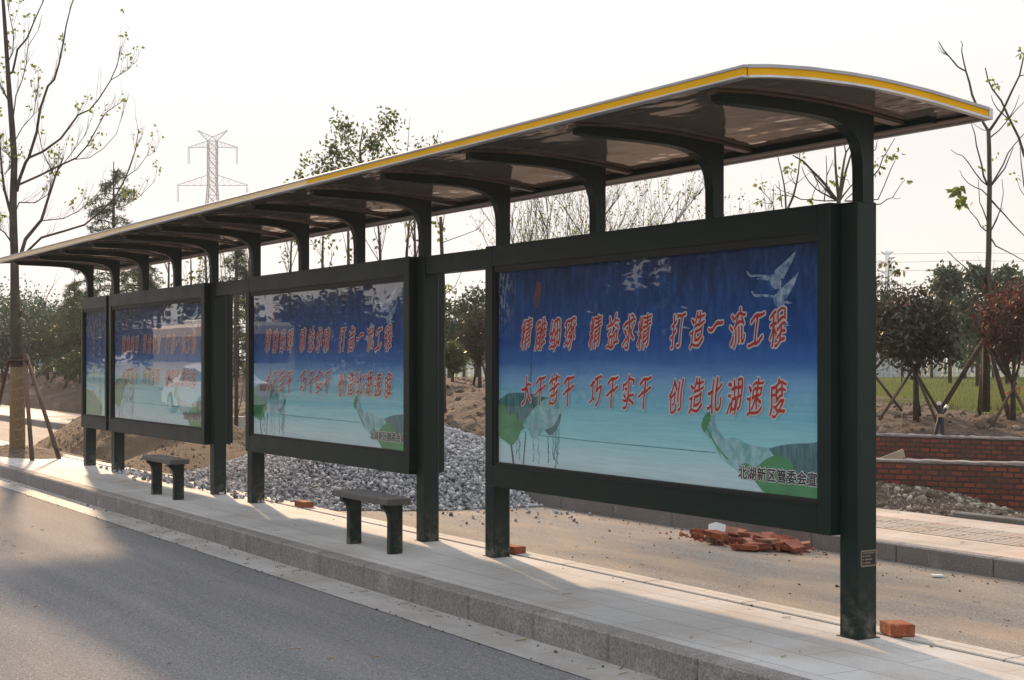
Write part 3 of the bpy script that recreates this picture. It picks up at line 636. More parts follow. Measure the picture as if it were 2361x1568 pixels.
class Art:
    """flat print: polygons in poster metres (x from -9.454 to -5.986, z) laid in thin layers"""
    def __init__(s, dx, y): s.mb = MB(); s.dx = dx; s.y = y; s.layer = 1; s.c = 0
    def poly(s, pts, mi, lay=None):
        s.c += 1; y = s.y - .001 * (lay or s.layer) - .00001 * s.c; s.mb.add([(x + s.dx, y, z) for x, z in pts], [tuple(range(len(pts)))], mi)
    def stroke(s, pts, w, mi, lay=None):
        s.c += 1; y = s.y - .001 * (lay or s.layer) - .00001 * s.c; vs = []; ws = w if hasattr(w, '__len__') else [w] * len(pts)
        for k, (x, z) in enumerate(pts):
            a = pts[max(k - 1, 0)]; b = pts[min(k + 1, len(pts) - 1)]; dx, dz = b[0] - a[0], b[1] - a[1]; l = math.hypot(dx, dz) or 1
            vs += [(x + s.dx - dz / l * ws[k] / 2, y, z + dx / l * ws[k] / 2), (x + s.dx + dz / l * ws[k] / 2, y, z - dx / l * ws[k] / 2)]
        s.mb.add(vs, [(2 * k, 2 * k + 1, 2 * k + 3, 2 * k + 2) for k in range(len(pts) - 1)], mi)
    def char(s, ch, x, z, w, h, off, mi, lay, brush=True):
        V, F = glyph(ch, brush); n = 8 if off > .03 else 5
        ring = [(0, 0)] + ([(off * math.cos(a), off * math.sin(a) * w / h) for a in [6.2832 * q / n for q in range(n)]] if off else [])
        for q, (ox, oy) in enumerate(ring):
            y = s.y - .001 * lay + .0001 * q; s.mb.add([(x + s.dx + (gx + ox) * w, y, z + (gy + oy) * h) for gx, gy in V], F, mi)
def spline(pts, n=6):
    out = []
    for k in range(len(pts) - 1):
        p0 = pts[max(k - 1, 0)]; p1 = pts[k]; p2 = pts[k + 1]; p3 = pts[min(k + 2, len(pts) - 1)]
        for j in range(n):
            t = j / n; out.append(tuple(.5 * (2 * p1[i] + (p2[i] - p0[i]) * t + (2 * p0[i] - 5 * p1[i] + 4 * p2[i] - p3[i]) * t * t + (3 * p1[i] - p0[i] - 3 * p2[i] + p3[i]) * t ** 3) for i in (0, 1)))
    out.append(pts[-1]); return out
def closed(pts, n=6): return spline(pts + [pts[0]], n)[:-1]
def draw_poster(dx, y, x0, x1, z0, z1, full=True):
    A = Art(dx, y); rp = random.Random(3)
    A.mb.add([(x0, y, z0), (x1, y, z0), (x1, y, z1), (x0, y, z1)], [(0, 1, 2, 3)], 0)
    if full:
        # left lotus: dark folded leaf behind, pale curled leaf, bright green leaf, stems and hanging roots
        A.stroke(spline([(-8.935, 2.06), (-8.985, 1.80), (-9.005, 1.5), (-9.0, 1.42)]), .011, 8, 1)
        A.poly(closed([(-8.965, 2.05), (-8.95, 2.14), (-8.915, 2.215), (-8.875, 2.215), (-8.865, 2.15), (-8.885, 2.06), (-8.92, 2.03)]), 9, 2)
        A.poly(closed([(-9.45, 1.36), (-9.30, 1.415), (-9.05, 1.42), (-8.85, 1.40), (-8.72, 1.37), (-8.80, 1.27), (-9.02, 1.19), (-9.2, 1.14), (-9.45, 1.18)]), 5, 1)
        A.poly(closed([(-9.12, 1.185), (-8.98, 1.30), (-8.80, 1.385), (-8.62, 1.35), (-8.605, 1.29), (-8.68, 1.20), (-8.82, 1.165), (-8.90, 1.115), (-8.99, 1.10), (-9.03, 1.15)]), 6, 2)
        A.poly(closed([(-8.82, 1.165), (-8.70, 1.20), (-8.61, 1.29), (-8.64, 1.20), (-8.74, 1.13)]), 5, 3)
        A.poly(closed([(-9.45, 1.33), (-9.40, 1.345), (-9.355, 1.32), (-9.30, 1.255), (-9.235, 1.265), (-9.19, 1.24), (-9.125, 1.185), (-9.19, 1.08), (-9.27, 1.035), (-9.36, 1.06), (-9.45, 1.11)]), 4, 4)
        A.stroke([(-9.275, 1.04), (-9.235, .88)], .022, 8, 3); A.stroke([(-9.07, 1.14), (-9.11, .89)], .012, 8, 3)
        for bx, zt, zb in ((-8.68, 1.20, .90), (-8.66, 1.2, .93), (-8.64, 1.18, 1.0), (-8.78, 1.13, .93), (-8.9, 1.10, .92), (-8.97, 1.09, .93), (-9.16, 1.08, .93), (-9.2, 1.05, .95), (-8.71, 1.15, .96)):
            pts = [(bx + rp.uniform(-.014, .014), zt + (zb - zt) * k / 8) for k in range(9)]; A.stroke(pts, [rp.choice((.004, .007, .011)) for _ in pts], 10, 2)
        A.stroke(spline([(-8.9, 1.122), (-8.2, 1.112), (-7.5, 1.108), (-6.92, 1.106)]), .006, 10, 1)
        # right lotus: tall curled pale leaf running to a dark fold and a bright leaf
        A.poly(closed([(-6.985, 1.345), (-6.93, 1.34), (-6.92, 1.27), (-6.84, 1.19), (-6.72, 1.10), (-6.62, 1.07), (-6.58, 1.03), (-6.66, .99), (-6.77, 1.03), (-6.87, 1.08), (-6.95, 1.17), (-7.03, 1.22), (-7.055, 1.26), (-7.03, 1.31)]), 6, 2)
        A.poly(closed([(-7.055, 1.26), (-7.03, 1.315), (-6.985, 1.345), (-6.94, 1.34), (-6.975, 1.28), (-7.0, 1.25), (-7.02, 1.22)]), 4, 3)
        A.stroke(spline([(-7.0, 1.25), (-6.9, 1.14), (-6.8, 1.07)]), .012, 4, 3)
        A.poly(closed([(-6.85, 1.19), (-6.76, 1.205), (-6.70, 1.195), (-6.64, 1.175), (-6.56, 1.165), (-6.45, 1.16), (-6.30, 1.185), (-6.15, 1.195), (-5.99, 1.19), (-5.99, 1.0), (-6.3, 1.0), (-6.6, 1.03), (-6.72, 1.09)]), 6, 1)
        A.poly(closed([(-6.44, 1.155), (-6.30, 1.185), (-6.12, 1.2), (-5.99, 1.19), (-5.99, .93), (-6.2, .95), (-6.33, 1.06)]), 5, 2)
        A.poly(closed([(-6.70, 1.04), (-6.64, 1.06), (-6.55, 1.045), (-6.47, 1.09), (-6.38, 1.12), (-6.29, 1.11), (-6.23, 1.05), (-6.20, .99), (-6.06, .975), (-5.99, .96), (-5.99, .875), (-6.3, .875), (-6.47, .90), (-6.56, .96), (-6.66, 1.0)]), 4, 4)
        for k in range(5):      # veins
            t = (k + .3 * math.sin(k * 5)) / 4; A.stroke(spline([(-6.965, 1.335), (-6.93 + .05 * t, 1.24 - .02 * t), (-6.83 + .12 * t, 1.10 + .03 * t), (-6.68 + .07 * t, 1.035 + .03 * t)]), .0022, 7, 4)
        for k in range(6):
            t = (k + .4 * math.sin(k * 4)) / 5; A.stroke(spline([(-8.66 - .02 * t, 1.335 - .11 * t), (-8.82 - .03 * t, 1.28 - .10 * t), (-9.02 + .03 * t, 1.17 - .04 * t)]), .0022, 7, 4)
        for a_ in (2.3, 2.8, 3.4, 4.0, 1.2, .4): A.stroke([(-9.20, 1.20), (-9.20 + .16 * math.cos(a_) - .03, 1.20 - .16 * abs(math.sin(a_)))], .004, 5, 5)
        for a_ in (.3, .9, 1.6, 2.2, 2.8): A.stroke([(-6.30, .98), (-6.30 + .17 * math.cos(a_), .98 + .11 * math.sin(a_))], .004, 5, 5)
        # two cranes with raised wings, loose petals
        for ox, oz, sc in ((0, 0, 1), (.03, -.115, .95)):
            P = lambda pts: [(-6.383 + ox + (x + 6.383) * sc, 2.15 + oz + (z - 2.15) * sc) for x, z in pts]
            A.stroke(P(spline([(-6.632, 2.178), (-6.60, 2.152), (-6.54, 2.150), (-6.47, 2.143), (-6.42, 2.135)])), [.010, .012] + [.014] * 23, 7, 2)
            A.poly(P(closed([(-6.44, 2.14), (-6.40, 2.155), (-6.36, 2.15), (-6.335, 2.11), (-6.34, 2.075), (-6.38, 2.065), (-6.42, 2.09)])), 7, 2)
            A.poly(P([(-6.40, 2.15), (-6.385, 2.175), (-6.30, 2.22), (-6.21, 2.275), (-6.25, 2.20), (-6.32, 2.12)]), 7, 3)
            if ox == 0: A.poly(P([(-6.42, 2.15), (-6.55, 2.13), (-6.44, 2.118)]), 7, 3)
        A.poly([(-6.34, 2.075), (-6.29, 2.045), (-6.31, 2.02), (-6.36, 2.01), (-6.37, 2.04)], 7, 3)
        for cx, cz in ((-8.24, 1.985), (-7.21, 1.985), (-6.27, 1.985), (-7.19, 1.86), (-6.28, 1.86), (-8.95, 1.585), (-7.7, 1.84)):
            A.poly([(cx - .045, cz + .006), (cx - .01, cz + .010), (cx + .04, cz - .004), (cx, cz - .008)], 7, 8)
        for row, h in ((L1, .205), (L2, .20)):
            for ch, x, z in row:
                A.char(ch, x, z, .150, h * 1.08, .072, 2, 5); A.char(ch, x, z, .150, h * 1.08, .013, 1, 7)
        for k, ch in enumerate('北湖新区管委会宣'):
            fx = -6.665 + .084 * k; A.char(ch, fx, 1.003, .080, .080, .085, 2, 5, False); A.char(ch, fx, 1.003, .080, .080, .026, 3, 7, False)
    else:
        wdt = x1 - x0
        A.poly([(x0 - dx, .905), (x0 - dx + wdt * .72, .905), (x0 - dx + wdt * .75, 1.05), (x0 - dx + wdt * .35, 1.22), (x0 - dx, 1.25)], 4, 1)
        A.stroke([(x0 - dx + wdt * .15, 1.22), (x0 - dx + wdt * .55, .97)], .05, 5, 2)
        for col_, word in ((.38, '精雕细琢精益求精打造一流工程'), (.66, '大干苦干巧干实干创造北湖速度')):
            for k, ch in enumerate(word):
                z = 2.13 - k * .082; cx = x0 - dx + wdt * col_
                A.char(ch, cx, z, .072, .066, .06, 2, 5, False); A.char(ch, cx, z, .072, .066, .015, 1, 7, False)
        A.char('宣', x0 - dx + wdt * .72, .99, .08, .08, .025, 3, 7, False)
    me = A.mb.mesh('poster')
    uv = me.uv_layers.new(name='UVMap'); W = 3.468
    for lp in me.loops:
        c = me.vertices[lp.vertex_index].co; uv.data[lp.index].uv = ((c.x - dx + 9.454) / W, (c.z - z0) / (z1 - z0))
    return me
BZ0, BZ1 = .713, 2.513
FY0, FY1 = 5.61, 5.95
def light_box(xa, xb, ref_dx, full):
    oz0, oz1 = .872, 2.358; il, ir = .102, .102
    if not full: il = ir = .075
    mb = MB()
    mb.box(xa, xa + il, FY0, FY1 - .03, BZ0, BZ1, 0, .004); mb.box(xb - ir, xb, FY0, FY1 - .03, BZ0, BZ1, 0, .004)
    mb.box(xa + il, xb - ir, FY0 + .0015, FY1 - .03, oz1, BZ1 - .0015, 0); mb.box(xa + il, xb - ir, FY0 + .0015, FY1 - .03, BZ0 + .0015, oz0, 0)
    mb.box(xa + .01, xb - .01, FY1 - .03, FY1, BZ0 + .01, BZ1 - .01, 0, .004)
    fr = mb.build('light_box', M_GREEN, SH)
    g = .022; gy0, gy1 = FY0 + .012, FY0 + .05; X0, X1 = xa + il, xb - ir
    mb = MB(); mb.box(X0, X0 + g, gy0, gy1, oz0, oz1); mb.box(X1 - g * .4, X1, gy0, gy1, oz0, oz1)
    mb.box(X0 + g, X1 - g * .4, gy0, gy1, oz1 - .045, oz1); mb.box(X0 + g, X1 - g * .4, gy0, gy1, oz0, oz0 + .028)
    mb.build('gasket', M_BLACK, fr)
    mb = MB(); mb.box(X0 - .004, X1 + .004, FY0 - .006, FY0 + .002, oz0 - .010, oz0 + .003); mb.build('drip_ledge', M_GREEN, fr)
    po = link_mesh('poster', draw_poster(ref_dx, FY0 + .046, X0, X1, oz0, oz1, full), INKS, fr)
    mb = MB(); mb.box(X0 + .002, X1 - .002, FY0 + .028, FY0 + .033, oz0 + .002, oz1 - .002); mb.build('glass_pane', M_GLASS, fr)
    return fr
light_box(POSTS[1] + PW - .022, POSTS[0] - .003, 0, True)
light_box(POSTS[3] + PW - .022, POSTS[2] - .003, POSTS[2] - POSTS[0], True)
light_box(POSTS[5] + PW - .022, POSTS[4] - .003, POSTS[4] - POSTS[0], True)
light_box(POSTS[6] + PW - .022, POSTS[5] - .003, 0, False)

# ------------------------------------------------------------------ benches
def bench(dx, label):
    t = thing('bench', (-10.515 + dx, 5.14, .17), label, 'bench', 'benches on the platform')
    MB().box(-11.0 + dx, -10.03 + dx, 5.015, 5.222, .553, .603, 0, .005).build('seat', M_BENCH, t)
    for lx in (-10.885, -10.155):
        mb = MB(); mb.prism([(5.195, .166), (5.195, .551), (5.03, .551), (5.03, .525), (5.062, .505), (5.082, .47), (5.09, .43), (5.088, .166)][::-1], lx + dx - .028, lx + dx + .028)
        mb.build('leg', M_GREEN, t)
bench(0, 'low dark slab bench standing between the two nearest poster boxes')
bench(-5.08, 'low dark slab bench further along, in front of the gravel edge')

# ------------------------------------------------------------------ loose bricks and odds and ends
def brick(c, ang, dims, label, group=None, tilt=(0, 0), m=M_BRICK_OR, seed=0, rough=.0035):
    rg = random.Random(seed)
    q = Matrix.Rotation(ang, 3, 'Z') @ Matrix.Rotation(tilt[0], 3, 'X') @ Matrix.Rotation(tilt[1], 3, 'Y')
    mb = MB(); b = .006; sx, sy, sz = dims
    mb.box(-sx / 2, sx / 2, -sy / 2, sy / 2, 0, sz, 0, b)
    me = mb.mesh('brick')
    for v in me.vertices: v.co += Vector((rg.uniform(-1, 1), rg.uniform(-1, 1), rg.uniform(-1, 1))) * rough
    me.transform(q.to_4x4()); me.materials.append(m)
    o = bpy.data.objects.new('brick', me); COL.objects.link(o); o.location = c
    return finish(o, label, 'brick', group)
brick((-13.86, 5.99, .17), R(-4), (.25, .12, .058), 'single red brick lying flat on the platform beside the gravel')
brick((-9.77, 5.95, .17), R(6), (.25, .115, .055), 'red brick lying behind the left leg of the nearest poster box')
_p = onz(2068, 1463, .17)
brick((_p.x, _p.y, .17), R(66), (.135, .17, .068), 'orange brick lying on the platform beside the nearest post')
rg = random.Random(8)
def pilebrick(u, v, ang, label=None, z=0, dims=(.235, .112, .054), tilt=(0, 0), k=0):
    p = onz(u, v, z + .02); p.z = z
    tilt = (tilt[0] + rg.uniform(-.14, .14), tilt[1] + rg.uniform(-.14, .14)); p.z += rg.uniform(.0, .022); dims = tuple(d * rg.uniform(.8, 1.08) for d in dims)
    return brick(p, R(ang), dims, label or 'broken red brick heaped loosely against the far kerb', 'bricks heaped against the far kerb', tilt, [M_BRICKA, M_BRICK_OR, M_BRICKB, M_BRICKA][k % 4], k, .009)
M_BRICKA = mottled('red_brick', (.17, .048, .032), (.24, .075, .048), 14, 90, .9, .5, .006); M_BRICKB = mottled('dusty_brick', (.20, .085, .06), (.27, .13, .09), 12, 90, .9, .5, .006)
pilebrick(1622, 1240, 10, k=1); pilebrick(1650, 1242, 60, k=2); pilebrick(1615, 1228, 100, k=3); pilebrick(1666, 1246, 20, dims=(.13, .11, .05), k=4)
pilebrick(1650, 1236, 5, 'whole red brick on the upper left of the brick heap', .06, tilt=(.12, .05), k=5)
pilebrick(1672, 1228, 50, 'orange brick tipped up at the top of the brick heap', .075, tilt=(.5, .2), k=6)
pilebrick(1700, 1232, -10, 'long dusty brick leaning in the middle of the brick heap', .045, (.25, .12, .055), (.3, 0), 8)
pilebrick(1710, 1252, 15, k=7); pilebrick(1735, 1258, -25, k=10); pilebrick(1728, 1241, 8, k=11, z=.03, tilt=(.1, .05)); pilebrick(1757, 1246, 55, k=12, z=.05, tilt=(.2, .3))
pilebrick(1722, 1265, 25, 'dark red brick at the front of the brick heap', 0, k=13); pilebrick(1752, 1266, 30, k=15); pilebrick(1770, 1255, 0, k=14, z=.04)
pilebrick(1790, 1262, 40, k=16); pilebrick(1808, 1258, 80, k=17, z=.03, tilt=(.2, .1)); pilebrick(1812, 1268, 10, k=20); pilebrick(1832, 1262, -20, k=19, z=.03, tilt=(.15, .2)); pilebrick(1843, 1266, 50, k=18)
pilebrick(1795, 1246, 20, k=21, z=.05, dims=(.15, .11, .05), tilt=(.3, .2)); pilebrick(1690, 1246, 70, k=22, dims=(.14, .11, .05)); pilebrick(1775, 1243, -30, k=23, z=.03, dims=(.2, .11, .05), tilt=(.1, .3))
pilebrick(1850, 1256, 15, k=25, dims=(.12, .1, .05)); pilebrick(1640, 1250, 40, k=26, dims=(.1, .08, .05)); pilebrick(1820, 1248, 10, k=27, dims=(.16, .1, .05), z=.02)
P = np.stack([rng.normal(-10.3, .42, 520), rng.normal(8.72, .16, 520)], 1); P = P[P[:, 1] < 8.98]
P = np.column_stack([P, np.full(len(P), .006)]); S = rng.gamma(1.5, .007, len(P)).clip(.004, .04)
finish(link_mesh('brick_crumbs', stones('brick_crumbs', P, S, 81), M_BRICK), kind='stuff', label='red brick crumbs scattered round the brick heap')
p = onz(1648, 1243, .03); mb = MB()
pts = [(-.085, 0), (-.07, .155), (.0, .175), (.085, .15), (.075, .09), (.03, .0)]
q = [p + RT * a + UP * (b - .01) + AX * (b * .35 - .16) for a, b in pts]; mb.add(q + [v + AX * .008 for v in q], [tuple(range(6))[::-1], tuple(range(6, 12))] + [(i, (i + 1) % 6, 6 + (i + 1) % 6, 6 + i) for i in range(6)])
finish(mb.build('tile_shard', M_WHITE), 'white broken tile shard leaning on the brick heap', 'tile')
p = onz(1712, 1263, .0); mb = MB(); mb.obox(p - AX * .06 + UP * .022, RT, AX, UP, .17, .07, .02, 0, .012, rg); finish(mb.build('wood_scrap', M_PLANK), 'pale wood scrap lying in front of the brick heap', 'wood')
p = onz(2161, 1331, 0); mb = MB(); mb.obox(p + UP * .012, RT, AX, UP, .085, .06, .016, 0, .003, rg); finish(mb.build('plastic_lid', M_WHITE), 'white plastic scrap lying on the dusty cycle lane', 'litter')
P = []; 
for (a, b_, c, d, nn, z) in ((-12, -5, 6.1, 8.9, 130, 0), (-15.5, -12, 6.5, 8.9, 90, 0), (-20, 4, 4.9, 5.8, 24, .17), (-14, -4, 0.5, 4.5, 26, 0)):
    P.append(np.column_stack([rng.uniform(a, b_, nn), rng.uniform(c, d, nn), np.full(nn, z + .003)]))
P = np.vstack(P); S = rng.gamma(1.3, .004, len(P)).clip(.003, .028)
finish(link_mesh('pebbles', stones('pebbles', P, S, 91), M_CLOD), kind='stuff', label='small loose pebbles and grit scattered over the lane and platform')
p = Vector((-24.2, 10.2, .148)); p = onz(540, 1003, .15); mb = MB(); mb.obox(p + UP * .17, RT, AX, UP, .36, .3, .36, 0, .03, rg); finish(mb.build('concrete_block', M_CONCRETE), 'pale concrete block on the footpath behind the gravel heap', 'concrete block')

# ------------------------------------------------------------------ brick walls, plank, hoses
def wall(A, B, z0, z1, label, seed):
    d = (B - A); L = d.length; ang = math.atan2(d.y, d.x)
    t = thing('brick_wall', (A.x, A.y, z0), label, 'brick wall', 'low unfinished brick walls')
    t.rotation_euler.z = ang; BASE[t.name] = Vector((0, 0, 0))
    MB().box(0, L, 0, .24, -.3, z1 - z0).build('masonry', M_BWALL, t)
    rr = random.Random(seed); n = int(L / .06); vs = []; 
    for k in range(n + 1):
        x = L * k / n; h1 = z1 - z0 + .006 + rr.uniform(0, .016)
        vs += [(x, -.004, z1 - z0 - .004 - rr.uniform(0, .012)), (x, .0 + .01, h1), (x, .22, h1 + rr.uniform(-.004, .006)), (x, .244, z1 - z0 - .006)]
    MB().add(vs, [(4 * k + j, 4 * k + 4 + j, 4 * k + 5 + j, 4 * k + 1 + j) for k in range(n) for j in range(3)]).build('mortar_bed', M_MORTAR, t)
    return t
wall(W1A, W1B, .10, .575, 'nearer of two low unfinished red brick walls, rubble against its foot', 1)
wall(W2A, W2B, .10, .69, 'farther low unfinished red brick wall, soil bank rising behind it', 2)
mb = MB(); a = at(2040, 1062, 16.2); b = at(2089, 1043, 16.4); ux = (b - a).normalized(); uy = ux.cross(AX).normalized()
mb.obox((a + b) / 2 - ux * .06, ux, uy, ux.cross(uy), .40, .095, .022); finish(mb.build('plank', M_PLANK), 'short pale plank leaning between the two brick walls', 'plank')
t = thing('conduit_pipes', at(2165, 1026, 19.6), 'pair of black conduit pipes sticking up from the soil, tied together', 'pipes')
for pts, tip in (([(2157, 1035), (2157, 1000), (2163, 975), (2169, 955), (2165, 930)], 0), ([(2165, 1035), (2172, 1000), (2172, 975), (2171, 955), (2183, 938)], 1)):
    q = [at(u, v, 19.6 - .04 * tip) for u, v in pts]; q2 = spline3 = []
    for k in range(len(q) - 1):
        for j in range(5): q2.append(q[k].lerp(q[k + 1], j / 5))
    q2.append(q[-1]); mb = MB(); mb.tube(q2, .024, 8); mb.build('pipe', M_HOSE, t, True)
    e = q[-1]; d = (q[-1] - q[-2]).normalized(); mb = MB(); mb.tube([e - d * .02, e + d * .02], .027, 8); mb.build('end_cap', M_WHITE, t)
p = at(2170.5, 958, 19.58); mb = MB(); mb.tube([p - UP * .02, p + UP * .02], .055, 8); mb.build('tie', M_ROPE, t)
mb = MB(); p = at(2125, 1023, 18.7); mb.obox(p, RT, AX, UP, .16, .06, .035, 0, .02, rg); finish(mb.build('rag', M_WHITE), 'white rag lying on top of the farther brick wall', 'rag')

# ------------------------------------------------------------------ trees
def seg_pts(uv, d, dd=0, seed=0):
    r = random.Random(seed); n = len(uv); return [at(u, v, d + dd * k / max(n - 1, 1)) for k, (u, v) in enumerate(uv)]
def twigs(mb, pts, r, rad, count, length, out, spread=.9, up=.35, lvl=1):
    """thin side shoots along a limb; their ends are collected in out"""
    for _ in range(count):
        k = r.randrange(max(1, len(pts) // 3), len(pts)); a = Vector(pts[k - 1]).lerp(Vector(pts[k]), r.random())
        d = (Vector(pts[k]) - Vector(pts[k - 1])).normalized(); s = Vector((r.uniform(-1, 1), r.uniform(-1, 1), r.uniform(-.4, 1)))
        d = (d + s * spread + UP * up).normalized(); L = length * r.uniform(.5, 1.3); b = a + d * L * .5 + Vector((r.uniform(-.1, .1), r.uniform(-.1, .1), r.uniform(-.05, .1))) * L; c = b + (d + UP * .4).normalized() * L * .5
        mb.tube([a, b, c], [rad, rad * .7, rad * .35], 4, 0, False); out += [b.lerp(c, .5), c]
        if lvl > 1: twigs(mb, [a, b, c], r, rad * .6, 2, length * .6, out, spread, up, lvl - 1)
def scatter(points, n, spread, seed):
    r = np.random.default_rng(seed); p = np.array([tuple(x) for x in points]); i = r.integers(0, len(p), n); return p[i] + r.normal(0, spread, (n, 3))
def stakes(parent, hub, feet, rad=.028, z=None):
    for f in feet:
        f = Vector(f); h = Vector(hub) + (f - Vector(hub)) * .0; d = (h - f).normalized(); MB().tube([f - d * .08, f.lerp(h, .5), h + d * .10], [rad, rad * .95, rad * .85], 7).build('stake', M_STAKE, parent, True)
def zz(a): return [(x / 2.72, y / 2.72) for x, y in a]
def zb(a): return [(1988.7 + x / 2.4733, 57.6 + y / 2.4733) for x, y in a]
def zc(a): return [(1988.7 + x / 3.886, 576.4 + y / 3.886) for x, y in a]
def zh(a): return [(1700.5 + x / 5.461, 317 + y / 5.461) for x, y in a]

# street tree at the far end of the platform, wrapped in straw and propped on stakes
D = 23.4
base = at(40, 1046, D); base.z = .17
T = thing('street_tree', base, 'tall nearly leafless street tree with straw wrapped trunk and wooden props at far left', 'tree')
mb = MB(); ends = []; r = random.Random(4)
trunk = [(40, 1052), (40, 940), (39.5, 824), (36, 760), (35, 742), (34, 650), (33, 576), (31, 530), (30, 478), (33, 368), (28, 294), (22, 220), (17, 147), (11, 55), (7, 0), (3, -90), (0, -180)]
mb.tube([at(u, v, D) for u, v in trunk], [.108, .10, .094, .090, .076, .068, .062, .062, .058, .05, .046, .04, .034, .03, .026, .018, .008], 12)
limbs = [
 ([(105, 1200), (120, 1130), (160, 1020), (180, 990), (230, 830), (250, 690), (300, 540), (340, 500), (370, 400), (400, 250), (415, 160), (440, 60), (470, -40)], .030, -.5),
 ([(180, 990), (270, 950), (380, 870), (440, 790), (490, 720), (560, 690), (620, 620), (690, 510), (735, 410), (760, 290)], .020, .6),
 ([(690, 505), (800, 440), (860, 380)], .006, .1),
 ([(115, 1160), (250, 1100), (370, 1040), (480, 990), (550, 910), (600, 820), (660, 710), (760, 640)], .018, -1.0),
 ([(130, 1600), (160, 1500), (260, 1380), (300, 1250), (345, 1110), (370, 1050), (400, 985)], .034, .5),
 ([(110, 1640), (180, 1568), (260, 1490), (400, 1450), (530, 1410), (640, 1320), (720, 1240), (790, 1110), (850, 940), (870, 810)], .022, -.8),
 ([(100, 1320), (120, 1270), (220, 1272), (300, 1220), (330, 1120)], .012, .4),
 ([(260, 1385), (400, 1370), (480, 1330), (550, 1280), (640, 1180)], .008, .3),
 ([(345, 1110), (270, 960), (240, 820), (245, 700)], .008, -.4),
 ([(50, 470), (80, 450), (110, 310), (170, 240), (220, 120), (270, 10), (300, -80)], .020, .5),
 ([(85, 720), (100, 600), (140, 500), (165, 400), (175, 290), (240, 190), (265, 90)], .010, -.3),
 ([(95, 880), (140, 800), (210, 720), (230, 600), (245, 535)], .008, .3),
 ([(65, 1330), (25, 1180), (8, 1030), (0, 900), (-20, 700)], .026, -.4),
 ([(60, 640), (30, 590), (0, 530), (-40, 430)], .016, .3), ([(75, 1000), (40, 960), (0, 930)], .009, .2), ([(30, 1090), (70, 1050)], .010, 0), ([(65, 1510), (30, 1460), (0, 1440), (-50, 1420)], .012, .3),
 ([(470, 1000), (560, 990), (650, 930), (730, 840), (770, 710)], .006, .4), ([(790, 1110), (860, 1060), (920, 980), (960, 960)], .006, .2), ([(640, 1320), (780, 1290), (880, 1230), (975, 1130)], .006, .3), ([(45, 400), (80, 330), (85, 210), (60, 100), (40, -20)], .010, .2), ([(370, 1060), (450, 960), (540, 840), (560, 720)], .006, -.3)]
for k, (p, rad, dd) in enumerate(limbs):
    q = seg_pts(zz(p), D, dd); m_ = len(q); mb.tube(q, [rad * (1 - .78 * j / (m_ - 1)) + .0016 for j in range(m_)], 6, 0, False)
    ends += q[len(q) // 2:]; twigs(mb, q, r, .0036, 11 if rad > .007 else 6, .36, ends, .55, .5, 2)
mb.tube([at(39, 735, D), at(47, 722, D), at(50, 716, D)], [.035, .03, .028], 7)
mb.build('trunk', M_BARK, T, True)
r2 = np.random.default_rng(12); pick = [ends[i] for i in r2.choice(len(ends), 150)]
link_mesh('crown', leaf_mesh('crown', scatter(pick, 560, .045, 13), .062, 14, ratio=.75, droop=.6), M_LEAF, T)
mb = MB(); pw = [at(40, v, D) for v in (1050, 1040, 1000, 960, 920, 880, 846)]; mb.tube(pw, [.128, .122, .121, .118, .119, .114, .104], 20); W = mb.build('straw_wrap', M_STRAW, T, True)
mb = MB(); cpts = []
for k in range(220):
    a = k * .22; v = 1036 - 180 * k / 219; rr = .125 - .014 * k / 219; c = at(40, v + .7 * math.sin(k * .9), D); cpts.append(c + Vector((math.cos(a), math.sin(a), 0)) * rr)
mb.tube(cpts, .005, 5, 0, False); mb.build('rope', M_ROPE, W)
mb = MB(); mb.tube([at(40, 836, D), at(40, 824, D)], .125, 16); mb.build('tie_band', M_BLACK, T)
hub = at(40, 828, D)
for uv, top, dd in (((74, 1060), (56, 826), -.7), ((136, 1056), (62, 824), .0), ((-20, 1010), (20, 830), .4)):
    f = onz(*uv, .18); tp = at(top[0], top[1], D - .05); d = (tp - f).normalized(); MB().tube([f - d * .05, f.lerp(tp, .5), tp + d * .06], [.034, .031, .028], 8).build('stake', M_STAKE, T, True)
mb = MB(); mb.obox(at(40, 830, D - .13), RT, AX, UP, .36, .035, .035); mb.build('cross_bar', M_STAKE, T)

